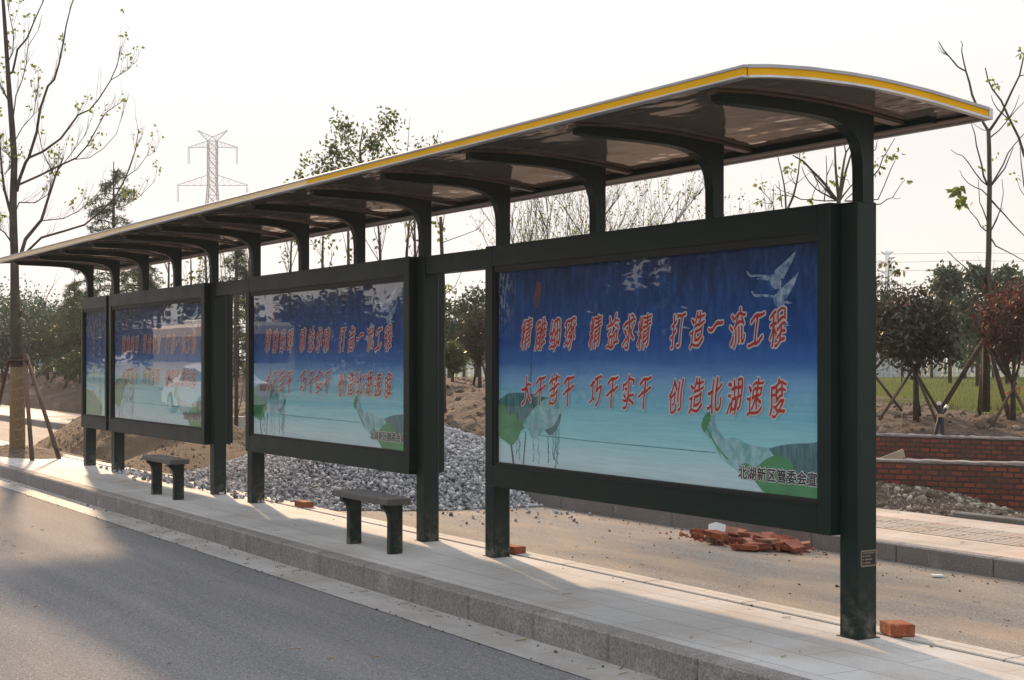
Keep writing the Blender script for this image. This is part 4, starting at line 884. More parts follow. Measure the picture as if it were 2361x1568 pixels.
# slender sapling on the bank at the right, and its neighbour reaching in from the right
D = 21.0
base = at(2273, 949, D)
T = thing('sapling', base, 'slender bare sapling with a few green leaves propped by stakes at right', 'tree')
tr = zb([(718, 600), (722, 700), (725, 900), (722, 1100), (720, 1300), (712, 1500)]) + zc([(1125, 300), (1112, 700), (1110, 1100), (1105, 1450)])
mb = MB(); q = [at(u, v, D) for u, v in tr]; mb.tube(q, [.030, .031, .034, .037, .040, .043, .046, .050, .056, .062], 9)
ends = []
for p, rad, dd in [
 ([(718, 605), (690, 560), (655, 470), (625, 400), (610, 330), (590, 265), (545, 240), (490, 175), (460, 140), (435, 95)], .020, .5), ([(590, 265), (575, 200), (565, 145), (570, 110), (560, 90)], .010, .1), ([(490, 175), (455, 160), (430, 145)], .005, 0), ([(480, 170), (450, 145), (430, 118)], .005, .1),
 ([(722, 605), (760, 550), (800, 490), (850, 380), (895, 290), (921, 170), (935, 90)], .020, -.4), ([(895, 290), (925, 285), (960, 330)], .008, .1),
 ([(712, 910), (690, 860), (680, 800), (650, 690), (640, 620), (620, 560)], .014, -.3), ([(712, 915), (680, 890), (640, 840), (600, 780), (570, 745), (535, 735), (505, 712)], .010, .3),
 ([(715, 975), (680, 940), (640, 925), (600, 900), (570, 865), (555, 830)], .008, .3), ([(735, 910), (765, 860), (800, 800), (830, 730), (860, 690), (921, 620), (960, 590)], .012, .4), ([(735, 915), (810, 820), (835, 760), (860, 700)], .011, -.4),
 ([(715, 1130), (690, 1060), (668, 1010), (660, 880)], .009, -.2), ([(705, 1175), (675, 1150), (655, 1110), (620, 1070), (590, 1035), (575, 1015)], .009, .3), ([(735, 1170), (765, 1110), (780, 1070), (800, 1045)], .009, .1), ([(738, 1160), (775, 1080), (790, 1040), (803, 960), (795, 880)], .007, -.2),
 ([(735, 1000), (770, 1040), (800, 1070), (860, 1140), (921, 1200), (980, 1270)], .012, .3), ([(735, 1220), (760, 1260), (780, 1270), (850, 1305), (921, 1345), (960, 1360)], .010, .2),
 ([(700, 1525), (670, 1480), (640, 1440), (615, 1410), (590, 1385), (540, 1345), (485, 1290)], .013, .3), ([(700, 1490), (660, 1450), (620, 1420), (570, 1418), (500, 1408)], .010, -.2), ([(712, 600), (690, 600), (655, 580), (630, 560)], .006, .2), ([(730, 640), (780, 600), (830, 540), (870, 470), (895, 400)], .009, .3)]:
    q = seg_pts(zb(p), D, dd); m_ = len(q); mb.tube(q, [rad * (1 - .72 * j / (m_ - 1)) + .0015 for j in range(m_)], 6, 0, False); ends.append(q[-1])
mb.build('trunk', M_BARKG, T, True)
def palm_leaves(spots, d, n, size, spread, seed):
    out = []
    for k, (u, v) in enumerate(spots): out += [at(u, v, d)] * n
    P = np.array([tuple(p) for p in out]) + np.random.default_rng(seed).normal(0, spread, (len(out), 3)); return leaf_mesh('crown', P, size, seed, ratio=.6, droop=.9)
link_mesh('crown', np_mesh('crown', *(lambda A, B: (np.vstack([A[0], B[0]]), np.vstack([A[1], B[1] + len(A[0])])))(
    leaf_arrays(np.array([tuple(at(u, v, D)) for u, v in zb([(540, 940), (520, 945), (560, 935), (570, 1000), (590, 1005), (555, 1010), (545, 950), (530, 935)]) for _ in range(5)]) + np.random.default_rng(3).normal(0, .03, (40, 3)), .11, 5, ratio=.7, droop=.5),
    leaf_arrays(np.array([tuple(at(u, v, D)) for u, v in zb([(745, 320), (780, 345), (770, 355), (815, 485), (850, 545), (765, 748), (695, 1140), (910, 160), (655, 820)]) for _ in range(5)]) + np.random.default_rng(4).normal(0, .025, (45, 3)), .055, 6, ratio=.6, droop=.6))), M_LEAF, T)
stakes(T, at(2273, 775, D), [at(2176, 935, D - .3), at(2325, 955, D - .7), at(2258, 945, D + .5), at(2264, 935, D + .2)], .036)
D = 20.0; base = at(2395, 960, D)
T = thing('sapling', base, 'bare sapling at right picture edge whose boughs reach in over the lawn', 'tree')
mb = MB(); mb.tube([at(2395, 965, D), at(2392, 700, D), at(2388, 480, D), at(2380, 400, D), at(2375, 300, D)], [.06, .05, .04, .034, .02], 8)
for p, rad in [([(960, 830), (921, 740), (890, 640), (840, 540), (790, 430), (740, 365), (715, 310), (700, 245)], .020), ([(830, 535), (770, 480), (745, 440), (733, 400)], .008), ([(960, 1000), (921, 920), (905, 790), (898, 700)], .010), ([(930, 980), (900, 940), (880, 880)], .005), ([(835, 535), (880, 480), (921, 440)], .007)]:
    q = seg_pts(zb(p), D, .3); m_ = len(q); mb.tube(q, [rad * (1 - .7 * j / (m_ - 1)) + .0015 for j in range(m_)], 6, 0, False)
mb.build('trunk', M_BARKG, T, True)
link_mesh('crown', palm_leaves(zb([(870, 865), (745, 320), (910, 160), (850, 545)]), D, 6, .07, .02, 9), M_LEAF, T)

# many armed sapling behind the nearest box, and two thinner ones beside it
def bare_tree(name, D, trunk, limbs, leaves, label, m=M_BARKG, lsize=.08, nl=5, conv=zh, tr=.05):
    b = conv([trunk[0]])[0]; base = at(b[0], 950, D)
    T = thing(name, base, label, 'tree'); mb = MB(); q = [base] + [at(u, v, D) for u, v in conv(trunk)]
    mb.tube(q, [tr * 1.2] + [tr * (1 - .5 * k / len(trunk)) for k in range(len(trunk))], 8)
    for k, (p, rad) in enumerate(limbs):
        q = seg_pts(conv(p), D, .5 * math.sin(k * 2.3)); m_ = len(q); mb.tube(q, [rad * (1 - .7 * j / (m_ - 1)) + .0016 for j in range(m_)], 6, 0, False)
    mb.build('trunk', m, T, True)
    if leaves: link_mesh('crown', palm_leaves(conv(leaves), D, nl, lsize, .028, len(leaves)), M_LEAF, T)
    return T
bare_tree('sapling', 23.5, [(1280, 1100), (1275, 900), (1272, 790)], [
 ([(1275, 800), (1255, 600), (1240, 450), (1230, 280), (1225, 100), (1215, -100)], .026), ([(1275, 800), (1300, 600), (1320, 430), (1345, 280), (1365, 190), (1410, 120), (1470, 0)], .024), ([(1365, 195), (1345, 100), (1330, 0)], .010), ([(1280, 800), (1330, 560), (1370, 400), (1420, 240), (1480, 60)], .026),
 ([(1290, 790), (1340, 720), (1420, 620), (1500, 540)], .016), ([(1250, 790), (1180, 700), (1110, 600), (1010, 490), (930, 410), (830, 300), (760, 260), (700, 225)], .026), ([(1230, 785), (1150, 700), (1080, 620), (1000, 530), (930, 420), (880, 340)], .016),
 ([(1200, 770), (1130, 730), (1050, 690), (990, 650), (900, 560), (840, 460), (810, 370)], .014), ([(1250, 795), (1090, 800), (950, 785), (800, 780), (700, 740), (600, 735), (500, 715)], .010), ([(800, 780), (690, 720), (530, 660), (470, 590)], .007),
 ([(1120, 620), (1125, 440), (1118, 300), (1115, 230)], .008), ([(1125, 480), (1190, 330), (1195, 285)], .006), ([(1110, 640), (1050, 700), (1000, 560), (950, 460), (880, 400)], .008), ([(1235, 400), (1200, 320)], .004), ([(1240, 470), (1310, 520), (1385, 530), (1420, 610)], .006),
 ([(1680, 520), (1740, 450), (1780, 400), (1830, 260), (1880, 180), (1980, 10)], .012), ([(1680, 520), (1500, 660), (1350, 790)], .016), ([(1350, 800), (1560, 800), (1770, 780), (1850, 600), (1930, 400), (1980, 300), (2000, 230)], .011), ([(1560, 850), (1800, 840), (1880, 780), (1950, 760), (2050, 600), (2110, 530)], .009), ([(1955, 760), (2010, 775), (2060, 760)], .004), ([(1640, 240), (1690, 180), (1740, 150), (1760, 40)], .012), ([(915, 830), (960, 690), (1020, 540), (1035, 460)], .006), ([(1090, 800), (1110, 640), (1120, 620)], .010)],
 [(1870, 230), (1885, 215), (2000, 215), (2015, 205), (1790, 390), (1775, 400), (2110, 525), (1755, 305), (1730, 85), (1720, 130), (800, 240), (785, 255), (1110, 535), (1220, 540), (575, 720), (930, 770), (1300, 445), (1450, 1500), (1480, 1480)], 'many armed bare sapling spreading up behind the nearest poster box')
bare_tree('sapling', 24.0, [(640, 1000), (640, 880)], [([(640, 880), (700, 750), (740, 590), (765, 450), (780, 300), (785, 200)], .018), ([(635, 880), (690, 740), (730, 600)], .010), ([(740, 585), (840, 500), (930, 420)], .005), ([(728, 590), (680, 500), (655, 415)], .005), ([(725, 590), (650, 520), (632, 470)], .004),
  ([(610, 900), (600, 700), (585, 590), (550, 420), (510, 260), (500, 180)], .014), ([(590, 590), (660, 550), (725, 495)], .004), ([(560, 880), (540, 700), (518, 540)], .008)], [(655, 395), (670, 405), (640, 400)], 'thin forked sapling rising behind the top edge of the nearest poster box', tr=.028)
bare_tree('sapling', 24.5, [(460, 1000), (455, 890)], [([(455, 890), (440, 820), (370, 740), (300, 660), (280, 640)], .007), ([(445, 820), (455, 700), (453, 605)], .007), ([(440, 820), (420, 830), (350, 830), (310, 810)], .004), ([(430, 880), (415, 820), (425, 810)], .005)], [(285, 610), (300, 615), (265, 600), (295, 795), (310, 800), (280, 790)], 'small sapling with two drooping leaf tufts above the nearest poster box', tr=.018)

# generic branching shrub and tree protos ----------------------------------------------------------
def grow(mb, r, p, d, L, rad, lvl, out, spread=.5, lift=.2, kids=3, bend=.15):
    n = 4; pts = [p.copy()]; q = p.copy(); dd = d.copy()
    for k in range(n):
        dd = (dd + Vector((r.uniform(-1, 1), r.uniform(-1, 1), r.uniform(-.6, 1))) * bend + UP * lift * .15).normalized(); q = q + dd * L / n; pts.append(q.copy())
    mb.tube(pts, [rad * (1 - .55 * k / n) for k in range(n + 1)], 5 if lvl > 0 else 4, 0, False)
    if lvl == 0: out += pts[2:]; return
    for c in range(kids + (r.random() < .4)):
        k = r.randrange(1, n + 1); a = pts[k - 1].lerp(pts[k], r.random())
        s = Vector((r.uniform(-1, 1), r.uniform(-1, 1), r.uniform(-.5, .8))); grow(mb, r, a, (dd + s * spread + UP * lift).normalized(), L * r.uniform(.5, .78), rad * .55, lvl - 1, out, spread, lift, kids, bend)
    out.append(pts[-1])
def bush(name, loc, label, cat, h_trunk, crown_r, crown_c, nleaf, L, m, seed, stems=4, group=None, mtr=M_BARK, ratio=.34, droop=.5, gaps=.0):
    r = random.Random(seed); T = thing(name, loc, label, cat, group); loc = Vector(loc); mb = MB(); out = []
    top = loc + UP * h_trunk; mb.tube([loc - UP * .1, loc + UP * h_trunk * .5, top], [.045, .04, .036], 8)
    for k in range(stems):
        a = 6.283 * k / stems + r.random(); d = Vector((math.cos(a) * .6, math.sin(a) * .6, 1)).normalized()
        grow(mb, r, top, d, (crown_c - h_trunk) * 1.1, .022, 3, out, .75, .15, 3)
    mb.build('trunk', mtr, T, True)
    rr = np.random.default_rng(seed); c = np.array(loc) + np.array([0, 0, crown_c])
    n = nleaf; nc = 60; u = rr.normal(size=(nc, 3)); u /= np.linalg.norm(u, axis=1, keepdims=True); rad = rr.uniform(.35, 1, nc) ** .6
    C = c + u * rad[:, None] * np.array(crown_r) * .88; i = rr.integers(0, nc, n)
    P = C[i] + rr.normal(0, 1, (n, 3)) * np.array(crown_r) * .15
    w = np.array([tuple(x) for x in out]); w = w[(((w - c) / np.array(crown_r)) ** 2).sum(1) < 1.3]
    if len(w): P = np.vstack([P, w[rr.integers(0, len(w), n // 3)] + rr.normal(0, .04, (n // 3, 3))])
    link_mesh('crown', leaf_mesh('crown', P, L, seed, ratio=ratio, droop=droop), m, T); return T
def bz(x, y): return float(bank_z(np.array([x]), np.array([y]))[0])
def spot(u, d): p = at(u, 827, d); return Vector((p.x, p.y, 0))
# clipped photinia bushes on stakes
D = 20.6; p = at(2112, 962, D)
T = bush('photinia_bush', p, 'round brown red photinia bush on crossed stakes beside the nearest post', 'bush', .62, (.68, .66, .60), 1.22, 2900, .11, M_LEAFR, 21, 5, 'staked photinia bushes')
stakes(T, at(2106, 850, D), [at(2034, 958, D - .3), at(2155, 962, D - .4), at(2168, 955, D + .3), at(2120, 950, D + .6)], .022)
D = 20.2; p = at(2335, 972, D)
T = bush('photinia_bush', p, 'bright red leaved photinia bush on crossed stakes at right picture edge', 'bush', .50, (.50, .55, .50), 1.42, 3000, .08, M_LEAFRR, 22, 6, 'staked photinia bushes')
stakes(T, at(2336, 895, D), [at(2290, 975, D - .3), at(2372, 965, D - .3), at(2325, 968, D + .4)], .024)
mb = MB(); mb.tube([at(2320, 906, D), at(2338, 902, D), at(2352, 893, D), at(2350, 908, D)], [.018, .022, .02, .015], 6); mb.build('tie', plain('orange_tie', (.50, .15, .05), .8), T)
D = 22.0; p = at(2012, 965, D)
T = bush('photinia_bush', p, 'dark photinia bush half hidden behind the nearest post', 'bush', .70, (.50, .5, .62), 1.62, 2600, .08, M_LEAFR, 23, 4, 'staked photinia bushes')
stakes(T, at(2012, 860, D), [at(2072, 938, D - .2), at(1960, 940, D)], .022)
mb = MB(); q = [at(2045, 690, D), at(2047, 650, D), at(2049, 620, D), at(2050, 600, D)]; mb.tube(q, [.008, .007, .005, .004], 5); q2 = [at(2048, 640, D), at(2060, 628, D), at(2070, 622, D)]; mb.tube(q2, [.005, .004, .003], 5); mb.build('tall_shoot', M_BARKG, T)
link_mesh('shoot_leaves', palm_leaves([(2050, 602), (2060, 604), (2044, 606), (2072, 620), (2080, 622), (2064, 625)], D, 6, .085, .03, 31), M_LEAF, T)
D = 30; p = at(1106, 905, D); p.z = bz(p.x, p.y)
T = bush('photinia_bush', p, 'reddish brown photinia bush seen between the two nearest poster boxes', 'bush', .42, (.40, .42, .58), 1.06, 1900, .085, M_LEAFR, 24, 5, 'staked photinia bushes')
stakes(T, p + UP * .75, [at(1092, 885, D + .3), at(1130, 905, D - .3)], .028)
D = 33; p = at(1043, 878, D); p.z = bz(p.x, p.y)
bush('shrub', p, 'small dark green round shrub beside the gap post, on the soil bank', 'bush', .22, (.26, .30, .36), .62, 1700, .07, M_LEAFG, 25, 4, ratio=.5)

# far trees on the lawn
def lump_tree(name, loc, label, h, w, m, seed, group, nl=2600, L=.12, trunk_h=.9, cat='tree'):
    r = random.Random(seed); rr = np.random.default_rng(seed); T = thing(name, loc, label, cat, group); loc = Vector(loc); mb = MB(); out = []
    mb.tube([loc - UP * .2, loc + UP * trunk_h, loc + UP * h * .85], [.07, .055, .015], 7)
    for k in range(7): grow(mb, r, loc + UP * (trunk_h + (h - trunk_h) * .6 * k / 7), Vector((r.uniform(-1, 1), r.uniform(-1, 1), .8)).normalized(), w * .6, .02, 1, out, .6, .2, 2)
    mb.build('trunk', M_BARK, T, True)
    nc = 26; t = rr.uniform(0, 1, nc); z = trunk_h + (h - trunk_h) * t; rad = w / 2 * np.sqrt(np.clip(1 - (t * 1.9 - .75).clip(-.8, 1.1) ** 2 * .8, .06, 1)) * rr.uniform(.2, 1, nc); a = rr.uniform(0, 6.28, nc)
    C = np.stack([rad * np.cos(a), rad * np.sin(a), z], 1) + np.array(loc); s = rr.uniform(.55, 1.25, nc) * w * .13
    i = rr.integers(0, nc, nl); P = C[i] + rr.normal(0, 1, (nl, 3)) * s[i][:, None] * np.array([1, 1, .8])
    link_mesh('crown', leaf_mesh('crown', P, L, seed, ratio=.55, droop=.1), m, T); return T
GT = 'young trees standing on the far lawn'
for k, (u, v, d, top, w) in enumerate([(2190, 882, 45, 636, 1.45), (2254, 889, 40, 620, 1.15), (2322, 884, 44, 626, 1.35), (2372, 886, 42, 632, 1.3), (2225, 872, 56, 700, 2.4), (2148, 868, 60, 690, 3.0), (2290, 868, 60, 730, 3.2), (2080, 866, 62, 720, 3.0)]):
    p = at(u, v, d); p.z = .84; h = (827 - top) / 3400 * d + 1.67 - .84
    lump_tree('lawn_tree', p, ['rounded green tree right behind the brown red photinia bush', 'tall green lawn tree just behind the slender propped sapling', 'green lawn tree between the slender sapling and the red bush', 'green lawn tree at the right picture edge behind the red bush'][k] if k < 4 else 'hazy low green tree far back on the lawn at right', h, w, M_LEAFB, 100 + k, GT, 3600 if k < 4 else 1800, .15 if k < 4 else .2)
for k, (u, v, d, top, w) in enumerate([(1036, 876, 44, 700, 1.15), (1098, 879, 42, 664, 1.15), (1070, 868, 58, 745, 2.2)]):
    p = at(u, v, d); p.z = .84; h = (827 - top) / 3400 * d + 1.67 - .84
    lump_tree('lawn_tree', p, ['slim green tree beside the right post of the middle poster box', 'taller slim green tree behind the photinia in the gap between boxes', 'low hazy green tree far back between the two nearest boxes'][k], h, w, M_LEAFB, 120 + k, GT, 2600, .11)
# thin trunk seen just right of the middle box's post
bare_tree('sapling', 27.0, [(1022, 880), (1021, 760), (1023, 680), (1018, 560), (1016, 500)], [([(1023, 680), (1035, 672), (1050, 660), (1058, 640), (1064, 628)], .008), ([(1018, 560), (1060, 545), (1100, 530), (1125, 500)], .007), ([(1017, 530), (1008, 505), (1003, 470)], .008), ([(1021, 760), (1030, 752), (1036, 748)], .010), ([(1018, 540), (1024, 500), (1022, 470)], .010)],
          [(1032, 655), (1036, 662), (1042, 668), (1014, 520), (1010, 530), (1018, 545), (1008, 512)], 'thin dark sapling right beside the middle box post', M_BARK, .09, 6, lambda a: list(a))
# left thicket beyond the soil heap
GL = 'thicket trees behind the soil heap at far left'
spots = [(-12, 48, 690, 3.0), (30, 44, 705, 2.6), (75, 52, 690, 2.8), (102, 46, 712, 2.2), (135, 50, 735, 2.4), (165, 54, 720, 2.6), (60, 60, 700, 3.4), (10, 62, 680, 3.6), (120, 64, 725, 3.2), (190, 60, 740, 3.0), (228, 56, 745, 3.0), (265, 60, 735, 3.0)]
lab = ['grey green tree at the far left picture edge', 'grey green tree right behind the straw wrapped tree', 'pale tree with ragged top between street tree and first box', 'thin ragged tree in the middle of the left thicket', 'low bushy tree of the left thicket near the first box', 'bushy tree just left of the first poster box']
for k, (u, d, top, w) in enumerate(spots):
    d += 13; p = at(u, 827, d); p.z = .80; h = (827 - top) / 3400 * d + .87; w *= 1.2
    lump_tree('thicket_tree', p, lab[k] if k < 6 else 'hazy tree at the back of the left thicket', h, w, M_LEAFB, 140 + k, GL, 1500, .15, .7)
GB = 'brown bushes on crossed stakes at the far left'
for k, (u, v, d) in enumerate([(4, 882, 57), (108, 880, 52), (150, 884, 51), (184, 888, 48), (72, 878, 58)]):
    p = at(u, v, d); p.z = bz(p.x, p.y) - .05
    T = bush('photinia_bush', p, ['brown bush on stakes at the far left picture edge', 'brown staked bush right of the propped street tree', 'middle brown staked bush of the left row', 'brown staked bush touching the edge of the first poster box', 'brown staked bush standing deepest in the left row'][k], 'bush', .55, (.85, .85, .72), 1.45, 1500, .12, M_LEAFR, 160 + k, 6, GB)
    stakes(T, p + UP * .8, [p + Vector((.5, .3, 0)), p + Vector((-.5, .2, 0)), p + Vector((.1, -.5, 0))], .03)
# conifers
def conifer(name, loc, label, h, w, seed):
    r = random.Random(seed); T = thing(name, loc, label, 'tree', 'cedars'); loc = Vector(loc); mb = MB(); P = []
    mb.tube([loc - UP * .2, loc + UP * h * .6, loc + UP * h], [.10, .06, .012], 8)
    for lv in range(34):
        t = .12 + .86 * lv / 34; z = h * t; L = w / 2 * (1 - t) ** .8 * r.uniform(.75, 1.2) + .1
        for k in range(3):
            a = r.uniform(0, 6.283); o = Vector((math.cos(a), math.sin(a), 0)); pts = [loc + UP * z + o * L * s + UP * (.10 * L * math.sin(s * 3.0) - .22 * L * s * s) for s in (0, .3, .6, .85, 1)]
            mb.tube(pts, [.02, .015, .010, .006, .003], 4, 0, False)
            for s in range(int(30 * L) + 6):
                q = r.uniform(.15, 1) ** .8; i = min(int(q * 4), 3); b = pts[i].lerp(pts[i + 1], r.random()); side_ = o.cross(UP) * r.uniform(-.22, .22) * L * (1.1 - q)
                for _ in range(4): P.append(tuple(b + side_ + Vector((r.uniform(-.05, .05), r.uniform(-.05, .05), r.uniform(-.07, .03)))))
    mb.build('trunk', M_BARK, T, True); link_mesh('needles', leaf_mesh('needles', np.array(P), .13, seed, ratio=.16, droop=.3), M_NEEDLE, T)
p = at(262, 870, 42); p.z = .8; conifer('cedar', p, 'tall dark cedar rising over the far end of the shelter roof', (827 - 372) / 3400 * 42 + .87, 4.8, 1)
p = at(322, 870, 46); p.z = .8; conifer('cedar', p, 'shorter dark cedar under the roof behind the far posts', (827 - 560) / 3400 * 46 + .87, 3.2, 2)
p = at(545, 870, 40); p.z = .8; conifer('cedar', p, 'dark cedar under the roof between the second and third boxes', (827 - 520) / 3400 * 40 + .87, 1.9, 3)
p = at(172, 870, 50); p.z = .8; conifer('cedar', p, 'small cedar with trailing boughs left of the first box', (827 - 640) / 3400 * 50 + .87, 2.4, 4)
# leafy tree over the roof and slim trees behind the middle box
D = 27.0; p = at(836, 905, D); p.z = bz(p.x, p.y)
T = thing('leafy_tree', p, 'leafy tree whose sparse green crown stands above the middle of the roof', 'tree'); mb = MB(); out = []; r = random.Random(9)
mb.tube([p - UP * .2, at(838, 620, D), at(836, 520, D), at(832, 420, D), at(830, 340, D), at(838, 290, D)], [.06, .045, .04, .03, .018, .008], 8)
for uv in ([(832, 440), (780, 400), (740, 370), (705, 385)], [(833, 430), (880, 400), (930, 370), (975, 345)], [(831, 380), (800, 330), (790, 290)], [(830, 360), (870, 320), (890, 295), (905, 305)], [(832, 420), (770, 415), (720, 410), (700, 425)], [(836, 470), (790, 450), (730, 430)], [(833, 410), (860, 370), (850, 330)], [(834, 440), (900, 420), (960, 375), (1000, 350)], [(831, 390), (780, 370), (760, 345)]):
    q = seg_pts(uv, D, r.uniform(-.7, .7)); mb.tube(q, [.016, .011, .007, .004][:len(q)] if len(q) == 4 else [.014, .009, .004], 5, 0, False); out += q[1:]; twigs(mb, q, r, .004, 8, .25, out, .8, .2, 2)
for uv in ([(935, 420), (940, 340), (945, 270)], [(1000, 380), (1005, 330), (1012, 300)], [(985, 390), (990, 330)], [(880, 310), (930, 380)]):
    q = seg_pts(uv, D, .3); mb.tube(q, [.010] + [.006] * (len(q) - 2) + [.003], 5, 0, False)
mb.build('trunk', M_BARK, T, True)
link_mesh('crown', leaf_mesh('crown', scatter([o for o in out], 2100, .085, 15), .075, 16, ratio=.6, droop=.7), M_LEAFG, T)
def slim(u, d, top, label, nl, seed, lean=0):
    p = at(u, 900, d); p.z = bz(p.x, p.y); r = random.Random(seed); T = thing('slim_tree', p, label, 'tree', 'slim trees behind the boxes'); mb = MB(); out = []
    tp = at(u + lean, top, d); pts = [p - UP * .1, p.lerp(tp, .5) + Vector((r.uniform(-.06, .06), 0, 0)), p.lerp(tp, .8) + Vector((r.uniform(-.08, .08), 0, 0)), tp]; mb.tube(pts, [.045, .035, .026, .012], 7)
    twigs(mb, pts, r, .009, 9, .7, out, .8, .4, 3); mb.build('trunk', M_BARK, T, True)
    link_mesh('crown', leaf_mesh('crown', scatter(out, nl, .07, seed), .085, seed, ratio=.6, droop=.6), M_LEAFG, T)
for k, a in enumerate([(672, 30, 540, 'slim tree with small leaves left above the middle box', 140), (745, 27, 520, 'slim leafy tree above the left half of the middle box', 230), (802, 26, 470, 'straight slim trunk above the middle of the middle box', 90), (888, 26, 480, 'thick slanting slim trunk above the right half of the middle box', 60, -18), (918, 26.5, 470, 'slim tree leaning right above the right half of the middle box', 40, 30), (955, 26, 480, 'slim tree with knotty side bough near the middle box post', 120), (390, 34, 560, 'slim tree with a spoked top above the second box', 70), (440, 32, 590, 'slim leafy tree above the second box, right of the spoked one', 200), (474, 32, 560, 'slim leafy tree just left of the second box post', 220), (545, 29, 640, 'slim dark trunk in the gap between second and middle box', 60), (575, 31, 560, 'slim tree behind the left end of the middle box', 120)]):
    slim(a[0], a[1], a[2], a[3], a[4], 200 + k, a[5] if len(a) > 5 else 0)
# twiggy bare shrubs behind the nearest box
GS = 'twiggy shrubs behind the nearest box'
for k, (u, d, top, lb) in enumerate([(1315, 27, 425, 'broad twiggy shrub with tiny leaves above the left of the nearest box'), (1385, 28, 445, 'dense twiggy shrub behind the second upright of the nearest box'), (1455, 26, 405, 'forking dark twiggy tree above the middle of the nearest box'), (1530, 27.5, 435, 'twiggy shrub with reddish buds right of the forking tree'), (1268, 28, 470, 'low twiggy shrub at the left end of the nearest box top')]):
    p = at(u, 920, d); p.z = bz(p.x, p.y); r = random.Random(300 + k); T = thing('twiggy_shrub', p, lb, 'shrub', GS); mb = MB(); out = []; H = (827 - top) / 3400 * d + 1.67 - p.z
    mb.tube([p - UP * .1, p + UP * .5], [.05, .04], 8)
    for s in range(5 if k != 2 else 3):
        a = r.uniform(0, 6.283); grow(mb, r, p + UP * .45, Vector((math.cos(a) * .42, math.sin(a) * .42, 1)).normalized(), H * .60, .020, 3, out, .62, .16, 3, .2)
    mb.build('trunk', M_BARK, T, True)
    link_mesh('crown', leaf_mesh('crown', scatter(out, 700, .04, 310 + k), .05, 320 + k, ratio=.55, droop=.3), M_LEAF if k != 3 else M_LEAFR, T)

# ------------------------------------------------------------------ far things: fence, building, woods, pylons
fa, fb = Vector((-72, 2, .8)), Vector((-36, 68, .8)); t = thing('fence', fa, 'long pale palisade fence at the far edge of the lawn', 'fence'); L = (fb - fa).length; d = (fb - fa).normalized(); mb = MB(); mp = MB()
for k in range(int(L / .22)):
    p = fa + d * .22 * k; mb.obox(p + UP * .62, d, d.cross(UP), UP, .10, .03, 1.15)
for z in (.25, .95): mb.obox((fa + fb) / 2 + UP * z, d, d.cross(UP), UP, L, .04, .07)
mb.build('pales', plain('pale_paint', (.55, .56, .57), .6), t)
mpm = plain('fence_post', (.5, .51, .52), .6)
for k in range(int(L / 2.6)):
    mp = MB(); mp.obox(fa + d * 2.6 * k + UP * .65, d, d.cross(UP), UP, .13, .13, 1.35); mp.build('fence_post', mpm, t)
def shed(c, yaw, wx, wy, h, rh, label, mw, mr):
    t = thing('building', c, label, 'building'); t.rotation_euler.z = yaw; BASE[t.name] = Vector((0, 0, 0))
    MB().box(-wx / 2, wx / 2, -wy / 2, wy / 2, -1, h).build('wall', mw, t)
    MB().prism([(-wy / 2 - .4, h), (wy / 2 + .4, h), (0, h + rh)], -wx / 2 - .3, wx / 2 + .3).build('roof', mr, t)
    for k in range(int(wx / 4)):
        x = -wx / 2 + 2 + 4 * k
        for s in (-1, 1): MB().box(x - .7, x + .7, s * wy / 2 - .05, s * wy / 2 + .05, .9, 2.1).build('window', plain('dark_window', (.05, .06, .07), .2), t)
shed(Vector((-112, 60, .6)), R(55), 26, 8, 3.1, 1.3, 'low building with a blue roof beyond the lawn trees', plain('pale_wall', (.5, .49, .47), .8), plain('blue_roof', (.10, .20, .50), .5))
shed(Vector((-50, 49.5, .7)), R(45), 5, 4, 1.35, .25, 'small pale blue hut at the lawn edge beside the nearest post', plain('hut_wall', (.42, .48, .56), .7), plain('hut_roof', (.40, .43, .47), .6))
def wood(name, pts, n, hmin, hmax, L, seed, label, depth=6, m=M_LEAFB, sp=2.2, wide=1):
    r = np.random.default_rng(seed); out = []
    for a, b, k in zip(pts, pts[1:], range(99)):
        ln = math.dist(a, b); m_ = int(ln / sp)
        for j in range(m_):
            t = (j + r.uniform(0, 1)) / m_; c = np.array([a[0] + (b[0] - a[0]) * t, a[1] + (b[1] - a[1]) * t]) + r.normal(0, depth * .35, 2); h = r.uniform(hmin, hmax); w = r.uniform(1.1, 2.4) * wide
            for q in range(7):
                zc_ = h * r.uniform(.15, .92); s = w * (1.05 - .6 * zc_ / h) * .5; q_ = n // 7
                out.append(np.column_stack([r.normal(c[0] + r.normal(0, s * .7), s * .6, q_), r.normal(c[1] + r.normal(0, s * .7), s * .6, q_), r.normal(zc_, .42, q_) + .5]))
    P = np.vstack(out); P = P[P[:, 2] > .2]
    return finish(link_mesh(name, leaf_mesh(name, P, L, seed, ratio=.6, droop=.1), m), kind='stuff', label=label)
def fan(d, us): return [tuple(at(u, 827, d))[:2] for u in us]
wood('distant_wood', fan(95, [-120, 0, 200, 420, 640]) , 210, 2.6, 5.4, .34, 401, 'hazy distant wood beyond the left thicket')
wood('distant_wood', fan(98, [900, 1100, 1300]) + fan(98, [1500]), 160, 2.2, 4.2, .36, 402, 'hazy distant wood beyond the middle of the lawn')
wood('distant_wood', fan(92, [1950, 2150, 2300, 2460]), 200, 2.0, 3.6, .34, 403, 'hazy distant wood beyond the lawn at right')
wood('opposite_wood', [(-12, -17), (-48, -17)], 2000, 7.5, 10.0, .40, 404, 'dark roadside wood across the road, mirrored in the nearest poster glass', 3, M_LEAFO, 1.1, 1.7)
wood('opposite_fill_hedge', [(-10, -15.5), (-50, -15.5)], 1200, 2.2, 3.4, .26, 407, 'dense low hedge added along the far verge, hiding sky mirrored low in the nearest poster glass', 1.5, M_LEAFO, 1.0, 1.3)  # added hedge, blocks the sky mirrored below the tree crowns
